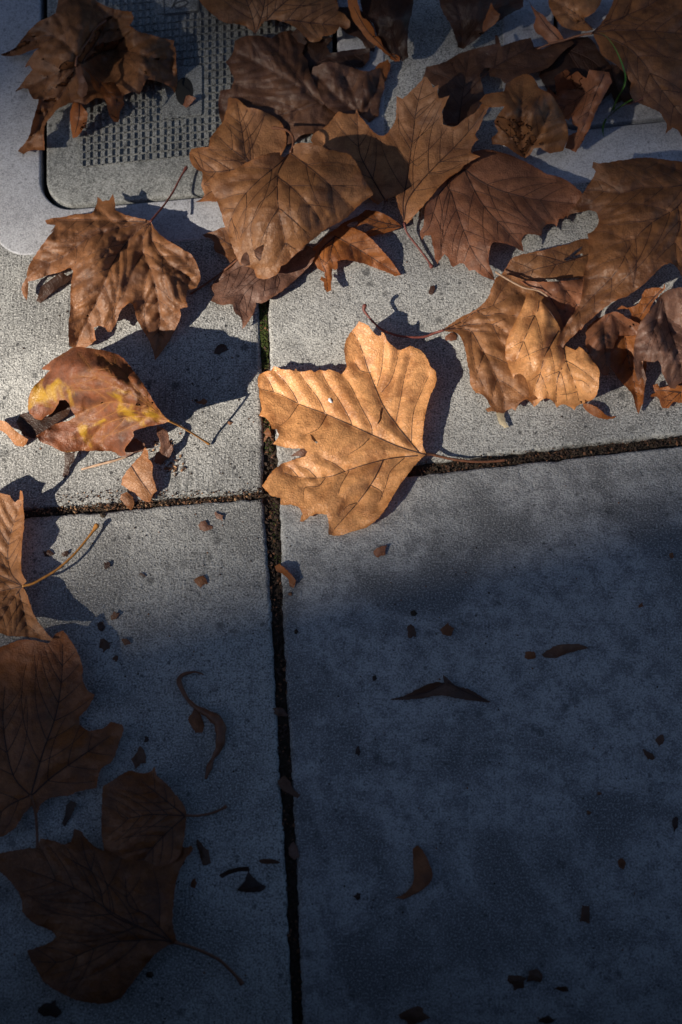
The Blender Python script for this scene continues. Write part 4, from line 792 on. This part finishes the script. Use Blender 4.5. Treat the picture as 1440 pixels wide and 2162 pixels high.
leaf('rust and yellow arched leaf with its golden stem tip on the slab, at the left', 'J',
 [(1120,592),(1070,540),(1030,488),(980,400),(920,308),(850,215),(800,165),(740,140),(680,122),(600,110),(500,102),(430,135),(350,185),(300,225),(274,250),(330,258),(290,300),(240,345),(200,400),(186,480),(190,530),(215,560),(245,582),(275,585),(300,562),(340,540),(372,500),(395,455),(430,450),(452,470),(472,520),(500,560),(450,590),(400,600),(330,632),(240,690),(268,728),(350,762),(425,798),(500,795),(560,788),(650,790),(755,795),(800,822),(835,818),(828,770),(880,700),(880,660),(960,632),(1060,612)],
 [(1120,592,58),(1030,488,68),(850,215,66),(680,122,56),(500,102,40),(274,250,22),(186,480,14),(245,582,10),(395,455,24),(500,560,24),(330,632,8),(240,690,4),(425,798,5),(650,790,8),(835,818,14),(880,680,34),(1060,612,50),(940,440,82),(760,310,86),(600,250,74),(420,260,50),(600,400,56),(700,520,44),(650,650,24),(350,380,34)],
 mat='yellow', vmat='dullgold', veins=[[(1115,590),(1000,520),(850,480),(700,470),(500,560)],[(1110,588),(960,470),(800,380),(620,300),(480,300)],[(1110,592),(900,560),(720,600),(620,690),(560,780)],[(1112,590),(1000,480),(900,380),(800,260),(640,150)]],
 wr=3.6, wr2=1.0, crease=2.6, billow=4.5, edge=4, spacing=40, veinw=7, sharp=45,
 folds=[dict(name='curled_underside', outline=[(110,600),(130,555),(170,535),(230,560),(280,580),(340,535),(400,440),(450,450),(465,520),(440,560),(380,600),(330,640),(250,700),(200,700),(150,680)], ctrl=[(110,600,4),(450,450,6),(330,640,4),(200,700,2),(260,600,3)], mat='dark', wr=0.6, auto=False, minz=1.0),  # dark blade puts the shade inside the fold into colour
        dict(name='curled_lobe', outline=[(0,588),(40,598),(70,625),(110,662),(150,690),(188,712),(172,745),(150,762),(100,750),(60,700),(30,668),(-30,640),(-40,600)], ctrl=[(0,588,10),(188,712,8),(150,762,3),(-30,640,5),(80,670,14)], mat='tan', wr=1, auto=False),
        dict(name='curled_lobe', outline=[(1040,622),(1080,640),(1115,680),(1118,730),(1142,770),(1130,820),(1095,835),(1060,800),(1055,720),(1035,670)], ctrl=[(1040,622,14),(1118,730,14),(1095,835,3),(1055,720,18)], mat='grey', wr=1.2, auto=False),
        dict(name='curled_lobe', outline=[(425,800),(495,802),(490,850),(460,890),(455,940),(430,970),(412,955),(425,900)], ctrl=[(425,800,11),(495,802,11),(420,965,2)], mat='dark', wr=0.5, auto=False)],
 stem=[(1112,588,56),(1180,620,44),(1260,665,28),(1330,710,12),(1385,745,2.2)], stem_r=1.0, stem_mat='gold', bulb=1.8)
leaf('folded triangular leaf piece with one dark line, below the rust and yellow leaf', 'J',
 [(960,765),(978,800),(980,840),(1008,870),(1010,950),(1022,1000),(1036,1052),(1010,1085),(990,1130),(945,1115),(900,1075),(850,1045),(802,1010),(812,960),(865,890),(920,830)],
 [(960,765,16),(1008,870,14),(1036,1052,9),(990,1130,3),(802,1010,5),(865,890,12),(930,960,12)], mat='tan', veins=[[(868,888),(920,970),(1000,1080)]], auto=False, wr=0.7, billow=1.5, edge=1)
leaf('small tan crumb of leaf stuck in the joint under the triangular piece', 'J', [(800,1075),(840,1062),(880,1095),(885,1150),(865,1180),(830,1150),(795,1110)], [(800,1075,8),(880,1095,6),(865,1180,2)], mat='tan', wr=0.8, cat='leaf bit', name='leaf_scrap', group='crumbled leaf bits')
leaf('torn grey-brown crumbs of leaf at the right end of the rust and yellow leaf', 'J', [(760,795),(850,730),(900,705),(960,745),(950,790),(880,805),(830,830),(780,822)], [(760,795,8),(900,705,14),(950,790,10),(780,822,3)], mat='grey', wr=1.5, cat='leaf bit', name='leaf_scrap', group='crumbled leaf bits')
leaf('brown crumb beside the stem of the rust and yellow leaf', 'J', [(1030,800),(1080,770),(1130,720),(1145,780),(1120,830),(1090,850),(1060,880),(1020,860)], [(1030,800,8),(1130,720,12),(1060,880,2),(1120,830,5)], mat='grey', wr=1.5, cat='leaf bit', name='leaf_scrap', group='crumbled leaf bits')

# --- left bottom
leaf('shaded maroon-brown leaf under the sunlit half leaf at the left edge', 'O',
 [(310,175),(350,118),(400,95),(442,150),(492,230),(522,330),(522,400),(552,470),(602,500),(560,580),(502,640),(502,690),(560,730),(650,712),(705,672),(770,690),(782,725),(760,790),(730,880),(700,930),(650,960),(620,1030),(612,1090),(500,1112),(430,1140),(330,1152),(270,1182),(238,1250),(205,1205),(150,1255),(90,1350),(0,1400),(-150,1420),(-300,900),(-250,300),(0,200),(150,150)],
 [(350,118,16),(522,330,14),(602,500,16),(502,690,8),(760,690,12),(720,900,12),(612,1090,8),(330,1152,8),(238,1250,9),(0,1400,8),(-300,900,8),(0,250,8),(250,600,16),(100,900,14),(450,850,15)],
 mat='russet', veins=[[(195,1140),(270,870),(350,640),(390,400),(395,180)],[(190,1140),(80,1000),(20,700),(30,450)],[(200,1140),(330,1020),(500,900),(700,760)],[(185,1140),(60,1200),(-60,1300)]],
 wr=1.2, spacing=44,
 stem=[(195,1140,14),(222,1230,10),(232,1320,7),(236,1420,5),(236,1480,4)], stem_r=1.3, bulb=1.3, zs=1.5)
leaf('half leaf at the left edge with a long golden stem and folded bright upper lobe', 'N',
 [(225,1140),(272,1092),(242,1050),(216,980),(214,860),(224,700),(240,560),(246,450),(236,330),(236,260),(226,180),(205,168),(196,262),(150,292),(122,262),(102,222),(50,206),(0,196),(-150,150),(-300,300),(-400,900),(-300,1500),(-150,1650),(0,1620),(60,1640),(180,1650),(330,1660),(470,1690),(575,1702),(520,1662),(430,1560),(350,1440),(300,1300),(262,1200)],
 [(225,1140,17),(216,980,19),(240,560,22),(205,168,30),(150,292,16),(0,196,20),(-300,300,14),(-300,1500,14),(0,1620,22),(330,1660,22),(575,1702,23),(350,1440,23),(60,700,10),(100,900,10),(100,1400,20),(-150,1200,15)],
 mat='tan', veins=[[(222,1140),(100,1080),(-100,990),(-300,900)],[(225,1145),(120,1290),(30,1440),(-60,1600)],[(190,1190),(240,1400),(290,1640)],[(222,1140),(110,1000),(80,800),(120,560),(215,300)],[(222,1145),(100,1170),(-60,1210),(-250,1250)]],
 wr=1.5, crease=2.6, billow=4, edge=2.5, vmat='dark', stem=[(225,1140,18),(330,1115,17),(450,1050,15),(580,970,13),(720,850,11),(820,740,9),(900,640,8),(960,560,7),(990,510,7)], stem_r=1.15, stem_mat='gold', bulb=2.4)
leaf('dark leaf with short stem pointing right, between two large shaded leaves', 'X',
 [(217,1660),(262,1632),(277,1627),(300,1633),(318,1628),(327,1618),(330,1637),(347,1650),(370,1677),(388,1700),(393,1722),(390,1760),(386,1785),(372,1815),(330,1835),(290,1852),(250,1850),(222,1800),(214,1740)],
 [(217,1660,10),(327,1618,14),(388,1700,14),(386,1785,12),(290,1852,10),(222,1800,8),(300,1730,20)], mat='russet', veins=[[(391,1722),(320,1720),(262,1727),(245,1702)],[(390,1722),(350,1690),(300,1650)],[(390,1724),(340,1770),(290,1830)]], wr=1.4,
 stem=[(391,1722,14),(420,1722,11),(450,1716,8),(472,1706,6),(478,1702,6)], stem_r=1.1, bulb=1.8, zs=1.5)
leaf('large dark leaf at the bottom left with a long stem lying towards the joint', 'P',
 [(965,745),(950,700),(938,640),(940,560),(950,450),(970,370),(1010,290),(1052,235),(1040,220),(1000,232),(900,150),(700,150),(600,250),(540,240),(480,195),(438,140),(405,128),(385,200),(340,212),(282,190),(220,180),(200,230),(100,242),(0,262),(-80,280),(-60,330),(0,362),(60,420),(112,500),(120,580),(182,640),(280,682),(305,715),(262,750),(150,790),(165,840),(192,880),(240,960),(330,1020),(430,1062),(560,1078),(650,1050),(692,1000),(762,910),(830,822),(900,768)],
 [(965,745,16),(940,560,16),(1052,235,10),(700,150,6),(438,140,10),(220,180,8),(-80,290,6),(112,540,8),(300,715,6),(150,790,6),(240,960,8),(560,1078,9),(762,910,13),(600,600,18),(350,350,13),(500,850,14)],
 mat='russet', veins=[[(935,742),(800,680),(640,600),(500,510),(420,460),(280,400),(130,345)],[(925,740),(840,730),(720,735),(600,745),(480,790),(330,850),(200,850)],[(930,738),(800,600),(700,540),(680,400)],[(900,720),(600,590),(540,450),(470,300),(440,170)]], wr=1.1, spacing=50,
 stem=[(950,745,16),(1010,762,13),(1100,795,10),(1190,840,7),(1260,905,5),(1300,950,4),(1318,975,4)], stem_r=1.35, bulb=2.0, zs=1.5)

leaf('added blackish filler leaf for the gap shade between shell-shaped leaf and corner leaf', 'E',  # filler: shadow in the gap is put into a blackish blade
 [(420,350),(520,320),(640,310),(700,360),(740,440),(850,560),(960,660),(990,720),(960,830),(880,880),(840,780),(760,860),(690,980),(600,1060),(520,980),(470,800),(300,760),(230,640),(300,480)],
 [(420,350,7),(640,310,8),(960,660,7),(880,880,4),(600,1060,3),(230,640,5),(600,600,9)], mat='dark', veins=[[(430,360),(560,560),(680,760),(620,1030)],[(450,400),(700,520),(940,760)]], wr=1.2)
leaf('added dark filler leaf for the shade beneath the curled tan strip, upper middle', 'D',  # filler blade, coloured dark as shade under the strip
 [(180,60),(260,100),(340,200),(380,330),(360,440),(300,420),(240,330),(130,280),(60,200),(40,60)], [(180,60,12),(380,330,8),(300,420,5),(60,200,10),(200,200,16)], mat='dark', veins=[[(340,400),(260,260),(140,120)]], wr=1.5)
leaf('added very dark filler leaf for the shade under the wrinkled leaf near the top edge', 'B',  # filler blade added as the black shade between leaves
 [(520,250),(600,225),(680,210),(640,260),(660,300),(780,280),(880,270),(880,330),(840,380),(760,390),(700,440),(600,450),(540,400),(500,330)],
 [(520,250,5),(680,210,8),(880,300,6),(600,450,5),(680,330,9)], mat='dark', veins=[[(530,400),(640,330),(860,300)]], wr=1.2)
leaf('added dark filler leaf for the shade under the corner leaf against the second lid', 'E',  # filler blade whose dark colour stands for shade under the corner leaf
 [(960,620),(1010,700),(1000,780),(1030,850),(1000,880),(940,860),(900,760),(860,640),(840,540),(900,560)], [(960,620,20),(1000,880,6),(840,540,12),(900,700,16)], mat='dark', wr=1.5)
# ------------------------------------------------------------------ grass
go = unproj([(1283,248)], 0)[0]; gr = empty('grass_tuft', go); tag(gr, 'thin green grass blades growing from the lid gap at the upper right', 'grass tuft')
def blade(pts, w, mat=GRASS):
    q = catmull(pts, 4); P = unproj(q[:, :2], q[:, 2]/1000); n = len(P); t = np.linspace(0, 1, n); V, F = [], []
    d = np.gradient(P, axis=0); s_ = np.cross(d, [0,0.2,1]); s_ /= np.linalg.norm(s_, axis=1)[:, None]; ww = w/1000*np.minimum(1, (1-t)*2.2+0.08)
    V = np.concatenate([P-s_*ww[:, None], P+np.array([0,0,-0.0004]), P+s_*ww[:, None]]); F = [(r*n+i, r*n+i+1, (r+1)*n+i+1, (r+1)*n+i) for r in range(2) for i in range(n-1)]
    mesh_obj('grass_blade', V, F, mat, gr, origin=go)
blade(T('E', [(805,1000,2),(850,930,14),(900,820,26),(945,740,36),(962,650,44),(940,560,52),(900,460,58),(850,370,60),(790,300,60),(745,275,58)]), 0.95)
blade(T('E', [(812,995,2),(880,930,14),(950,880,22),(1000,852,28),(1040,830,30)]), 1.2)
blade(T('E', [(800,1000,2),(775,1060,6),(772,1110,8),(780,1155,9)]), 0.9)
blade(T('E', [(830,970,5),(930,900,24),(1050,860,40),(1150,800,44),(1230,745,46)]), 0.5, STEMM['red'])
blade(T('E', [(860,930,8),(880,900,12),(905,870,18)]), 0.9)

# ------------------------------------------------------------------ scraps lying on the slabs
GB2 = 'crumbled leaf bits'
def blob(cx, cy, rx, ry, rot, k, seed, rag=0.28):
    r_ = np.random.default_rng(seed); out = []
    for i in range(k):
        a = 2*math.pi*i/k+r_.uniform(-.2, .2); m = 1+r_.uniform(-rag, rag)
        x, y = rx*m*math.cos(a), ry*m*math.sin(a); c, s = math.cos(R(rot)), math.sin(R(rot)); out.append((cx+x*c-y*s, cy+x*s+y*c))
    return out
bits = [(467,737,16,12,0,'dark','round dark scrap inside the big arched shadow'),(427,848,14,6,-15,'brown','flat scrap at the lower rim of the big arched shadow'),
 (432,1112,17,11,20,'pink','crumpled scrap just below the joint left of the golden leaf tip'),(463,1090,11,8,40,'pink','tiny pink scrap just below the left joint'),
 (425,1228,14,12,10,'brown','faded scrap at the edge of sun and shade on the lower left slab'),(101,1169,10,9,0,'dark','dark crumb left of the golden stem'),(136,1170,12,7,-20,'dark','crumb touching the left of the golden stem'),
 (225,1194,7,7,0,'dark','black crumb right of the golden stem'),(301,1214,7,4,20,'dark','black fleck right of the golden stem, farther out'),(243,1300,10,8,-30,'dark','dim oval crumb in the shade below the golden stem'),
 (213,1322,9,10,0,'dark','black crumb above the round seed'),(222,1362,13,14,0,'brown','round brown seed scrap on the lower left slab'),(266,1356,10,7,25,'brown','oval scrap right of the round seed scrap'),(244,1390,6,6,0,'pink','tiny pink fleck below the round seed scrap'),
 (803,1163,15,16,70,'orange','orange triangular scrap below the golden leaf'),(868,1335,11,15,0,'dark','black angular scrap on the large right slab'),(943,1329,14,13,0,'orange','red-brown scrap beside the black angular scrap'),
 (1121,1385,16,9,0,'orange','small ochre scrap left of the long bark flake'),(1190,1373,43,13,-8,'brown','long brown bark flake on the large right slab'),(1354,1279,6,6,0,'orange','orange fleck high on the right of the large slab'),(1418,1172,6,8,0,'brown','brown fleck close to the right edge'),
 (1370,1594,20,7,35,'dark','dark bent fleck near the right edge'),(756,1586,6,12,0,'dark','thin dark fleck left on the large right slab'),(1237,1929,14,22,3,'pink','upright rectangular scrap low on the large right slab'),(1311,1822,9,12,-20,'orange','small orange-brown fleck above the rectangular scrap'),
 (1093,2070,22,18,-20,'brown','brown double scrap near the bottom of the large slab'),(1126,2060,17,16,20,'brown','ragged scrap overlapping the double scrap'),(870,2145,36,18,-10,'dark','dark scrap cut by the bottom edge'),(1155,2153,20,8,0,'dark','low dark scrap at the bottom edge, farther right'),(1188,2088,16,5,0,'dark','faint dark sliver near the bottom'),
 (755,1893,8,9,0,'dark','small black fleck on the left of the large slab'),(410,1863,7,12,10,'tan','tan oval seed left of the joint, lower slab'),(430,1802,11,26,-20,'brown','brown oval flake right of the dark lower-left leaf'),(570,1819,24,6,3,'pink','thin pointed flake touching the joint'),
 (412,1520,17,28,-15,'orange','orange seed lying under the hooked twig'),(565,915,8,12,0,'tan','tan fleck tucked beside the golden leaf in the joint'),(640,955,26,9,-15,'grey','grey-brown scrap peeking from the notch of the golden leaf'),
 (912,613,7,12,30,'dark','thin dark flake on the sunlit slab near the lone stem end'),(950,712,13,9,0,'orange','tiny orange crumb under the curling-stem leaf'),(240,985,0,0,0,'x',''),(155,1520,0,0,0,'x',''),
 (295,1600,14,26,25,'dark','blurred dark scrap near the tip of the shaded maroon leaf'),(105,2130,24,20,-20,'dark','dark square scrap below the bottom-left leaf'),(222,1970-1400+1130,0,0,0,'x',''),(310,1560,6,10,0,'dark','small dark fleck right of the shaded maroon leaf'),
 (1395,1560,14,9,-60,'dark','blackish fleck by the right edge'),(1425,1740,8,18,0,'dark','upright dark fleck at the right edge, lower'),
 (590,1505,18,9,10,'dark','dark scrap poking out of the vertical joint'),(445,1430+18,0,0,0,'x','')]
for i, (cx, cy, rx, ry, rot, mt, lb) in enumerate(bits):
    if mt == 'x': continue
    dim = cy > 1250  # scraps in the shade are dimmed by darker leaf colours
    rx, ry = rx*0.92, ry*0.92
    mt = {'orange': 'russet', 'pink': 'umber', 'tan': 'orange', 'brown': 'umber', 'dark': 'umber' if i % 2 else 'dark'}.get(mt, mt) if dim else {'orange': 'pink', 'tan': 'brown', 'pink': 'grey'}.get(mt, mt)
    ol = blob(cx, cy, rx, ry, rot, 8+i % 4, 100+i, 0.38)
    h1 = 1.2+0.12*max(rx, ry)
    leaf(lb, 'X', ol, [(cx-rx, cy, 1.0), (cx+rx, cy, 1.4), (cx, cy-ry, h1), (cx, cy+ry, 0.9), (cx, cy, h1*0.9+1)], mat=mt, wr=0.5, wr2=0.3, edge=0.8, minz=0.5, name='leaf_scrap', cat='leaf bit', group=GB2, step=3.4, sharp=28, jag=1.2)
def scrap(label, pts, ctrl, mat, **kw): leaf(label, 'X', pts, ctrl, mat=mat, minz=0.5, name=kw.pop('name', 'leaf_scrap'), cat=kw.pop('cat', 'leaf bit'), group=GB2, **kw)
scrap('moth-shaped two-winged leaf piece in the shade of the large right slab', [(820,1478),(860,1466),(895,1448),(925,1440),(938,1443),(935,1424),(946,1432),(962,1448),(990,1455),(1015,1470),(1038,1484),(1000,1480),(962,1474),(930,1468),(890,1474),(850,1478)], [(820,1478,1.5),(930,1440,9),(1038,1484,1.5),(940,1430,10),(930,1468,3),(880,1462,5),(990,1465,6)], 'umber', wr=0.5, veins=[[(938,1442),(900,1462),(840,1474)],[(945,1440),(985,1462),(1030,1482)]], auto=False)
scrap('curled reddish flake beside the vertical joint, below the golden leaf', [(580,1196),(590,1190),(602,1200),(615,1212),(625,1226),(620,1242),(612,1238),(608,1222),(596,1212),(584,1206)], [(580,1196,3),(602,1200,8),(620,1240,2)], 'orange', wr=0.6)
scrap('comma-shaped curled leaf low on the large right slab', [(872,1792),(882,1785),(892,1795),(903,1815),(912,1838),(912,1856),(900,1872),(886,1882),(868,1892),(850,1898),(832,1896),(852,1888),(866,1874),(874,1852),(872,1822)], [(880,1788,3),(912,1850,9),(832,1896,1.5),(890,1870,6),(875,1830,4)], 'russet', wr=0.8)
scrap('dark triangular flake left of the vertical joint, lower down', [(500,1880),(515,1862),(524,1838),(535,1852),(548,1864),(562,1872),(550,1882),(520,1884)], [(500,1880,1.5),(524,1838,6),(562,1872,2),(530,1870,5)], 'dark', wr=0.4)
scrap('short crooked black twig piece above the dark triangular flake', [(462,1848),(480,1838),(500,1832),(525,1830),(526,1840),(505,1840),(485,1846),(470,1854)], [(462,1848,1),(525,1832,3),(490,1838,3)], 'dark', wr=0.3, name='twig', cat='twig')
scrap('brown flake lodged across the vertical joint, lower part', [(585,1648),(600,1640),(612,1650),(618,1664),(634,1678),(628,1686),(608,1674),(592,1664)], [(585,1648,1),(612,1650,4),(634,1680,2)], 'umber', wr=0.5)
scrap('pale crumb in the bottom part of the vertical joint', [(610,1790),(620,1776),(628,1790),(632,1808),(622,1816),(610,1806)], [(610,1790,-2),(628,1790,0),(622,1816,-3)], 'grey', wr=0.5)
scrap('brown crumb in front of the bottom-left leaf, by the blue gap', [(140,1700),(150,1690),(162,1696),(150,1725),(136,1745),(130,1738),(138,1718)], [(140,1700,4),(162,1696,5),(134,1742,1)], 'dark', wr=0.5)
WHT = plain('white_speck', (0.75,0.76,0.78), 0.4, 300, 0.1)
wo = unproj([(697,846)], 0.0135)[0]; P_ = unproj([(693,841),(697,840),(701,846),(702,851),(697,850),(693,846),(697,846)], [.0135]*6+[.0152])
tag(mesh_obj('white_fleck', P_, [(i, (i+1) % 6, 6) for i in range(6)], WHT, origin=wo), 'tiny white fleck stuck on the golden leaf', 'fleck')
def twig(label, pts, r, mat, extra=None):
    q = T('X', pts); o = unproj([q[0][:2]], 0)[0]; root = empty('twig', o); tag(root, label, 'twig', 'thin twigs on the slabs')
    qq = catmull(q, 4); P = unproj(qq[:, :2], qq[:, 2]/1000); n = len(P); rad = np.interp(np.linspace(0, 1, n), np.linspace(0, 1, len(r)), r)/1000
    V, F = tube(P, rad*(1+0.1*np.sin(np.arange(n)*0.9)), 8); mesh_obj('bark', V, F, STEMM[mat], root, origin=o)
twig('hooked blackish twig with drooping end on the lower left slab', [(430,1424,3),(412,1419,4),(388,1424,5),(378,1436,5),(384,1455,5),(396,1476,5),(412,1492,6),(440,1508,8),(462,1526,9),(466,1552,8),(462,1580,5),(450,1600,3),(442,1620,2),(434,1645,1.6)], [0.5,0.9,1.9,2.2,1.6,1.8,2.6,4.2,4.6,4.2,3.2,1.4,2.6,0.8], 'brown')
twig('thin pale brown stick lying below the rust and yellow leaf', [(172,991,2),(205,982,4),(240,973,5),(268,964,4)], [0.9,1.2,1.2,0.9], 'pale')

# ------------------------------------------------------------------ crumbs and moss in the joints
def chips(name, lab, path, width, n, mats, s0, s1, seed, z=(-4.5, -1.0)):
    r_ = np.random.default_rng(seed); q = catmull(path, 3); V, F, MI = [], [], []
    wd = np.interp(np.arange(len(q)), np.linspace(0, len(q)-1, len(width)), width)
    for k in range(n):
        i = r_.integers(0, len(q)-1); d = q[i+1]-q[i]; d /= np.hypot(*d[:2])+1e-9; nn = np.array([-d[1], d[0]])
        p = q[i][:2]+nn*r_.uniform(-.5, .5)*wd[i]; c = unproj([p], r_.uniform(*z)/1000)[0]
        s = r_.uniform(s0, s1)**1.0/1000; u = r_.normal(size=3)*[1,1,.5]; u /= np.linalg.norm(u); w = np.cross(u, r_.normal(size=3)*[.4,.4,1]); w /= np.linalg.norm(w); t = np.cross(u, w)
        m = r_.integers(0, len(mats)); b = len(V); a = r_.uniform(.4, .9)
        V += [c-u*s, c-w*s*a, c+u*s*r_.uniform(.6,1.1), c+w*s*a*r_.uniform(.5,1), c+t*s*.35, c-t*s*.25]
        F += [(b,b+1,b+4),(b+1,b+2,b+4),(b+2,b+3,b+4),(b+3,b,b+4),(b+1,b,b+5),(b+2,b+1,b+5),(b+3,b+2,b+5),(b,b+3,b+5)]; MI += [m]*8
    return tag(mesh_obj(name, V, F, mats, mat_idx=MI, smooth=False), lab, 'debris' if 'moss' not in name else 'moss', kind='stuff')
chips('joint_debris', 'brown crumbs and grit filling the vertical joint', [(554,500,0),(558,700,0),(568,940,0),(574,1080,0),(588,1340,0),(603,1583,0),(615,1800,0),(630,2170,0)], [14,16,22,30,28,32,34,36], 1700, [CHIP[0],CHIP[1],CHIP[1],SOIL,CHIP[1]], 0.5, 3.0, 61, (-6.5,-1.8))
chips('joint_debris', 'brown leaf crumbs filling the horizontal joint at the left', [(-60,1096,0),(190,1072,0),(460,1054,0),(556,1044,0)], [16,16,12,8], 1500, [CHIP[0],CHIP[1],CHIP[1],SOIL,SOIL,CHIP[0],CHIP[1],CHIP[2]], 0.4, 2.2, 62, (-6,-0.4))
chips('joint_debris', 'brown leaf crumbs filling the horizontal joint at the right', [(590,1028,0),(863,998,0),(1040,978,0),(1440,930,0),(1600,913,0)], [22,20,16,18,20], 1900, [CHIP[0],CHIP[1],CHIP[1],SOIL,SOIL,CHIP[1]], 0.4, 2.2, 63, (-6.5,-1.5))
chips('moss_growth', 'green moss in the upper part of the vertical joint', [(555,640,0),(558,700,0),(560,780,0)], [16,15,14], 900, [MOSS], 0.4, 1.3, 64, (-4,-1.2))
chips('moss_growth', 'green moss beside the golden leaf in the joint', [(563,880,0),(570,960,0)], [14,16], 350, [MOSS, SOIL], 0.4, 1.3, 65, (-5,-2))
chips('moss_growth', 'patch of moss below the joint crossing', [(578,1060,0),(584,1150,0),(590,1200,0)], [22,20,20], 350, [MOSS, SOIL, CHIP[1]], 0.4, 1.4, 66, (-5,-2))
chips('joint_debris', 'dry leaf crumbs spilled beside the left horizontal joint', [(120,1058,0),(240,1052,0),(420,1046,0),(550,1036,0)], [34,36,22,16], 420, [CHIP[0],CHIP[1],CHIP[1],SOIL,CHIP[2]], 0.3, 1.6, 67, (0.3,1.0))
chips('joint_debris', 'dry leaf crumbs spilled beside the right horizontal joint', [(900,978,0),(1040,966,0),(1200,948,0),(1440,922,0)], [14,14,12,12], 240, [CHIP[0],CHIP[1],SOIL], 0.3, 1.2, 68, (-1.0,0.4))
chips('joint_debris', 'crumbs under the right end of the rust and yellow leaf', [(330,930,0),(360,970,0),(380,1000,0)], [60,50,30], 90, [CHIP[0],CHIP[1],CHIP[2]], 0.5, 2.6, 69, (0.4,1.2))
# loose grit scattered on the slabs
r_ = np.random.default_rng(77); V, F, MI = [], [], []
for k in range(620):
    p = r_.uniform([0, 450], [1440, 2162])
    if r_.uniform() < .35: p = np.array([r_.normal(400, 130), r_.normal(1000, 90)])
    c = unproj([p], 0.0006)[0]; s = r_.uniform(0.3, 1.0)**1.3/1000*(1+2.2*(r_.uniform() > .965)); b = len(V)
    for a in range(5): V.append(c+s*np.array([math.cos(a*1.256)*r_.uniform(.6,1.4), math.sin(a*1.256)*r_.uniform(.6,1.4), 0.0]))
    V.append(c+np.array([0,0,s*.6])); F += [(b+a, b+(a+1) % 5, b+5) for a in range(5)]; MI += [r_.integers(0, 3)]*5
tag(mesh_obj('loose_grit', V, F, [CHIP[1], CHIP[0], SOIL], mat_idx=MI, smooth=False), 'dark grit and specks scattered over the slabs', 'grit', kind='stuff')
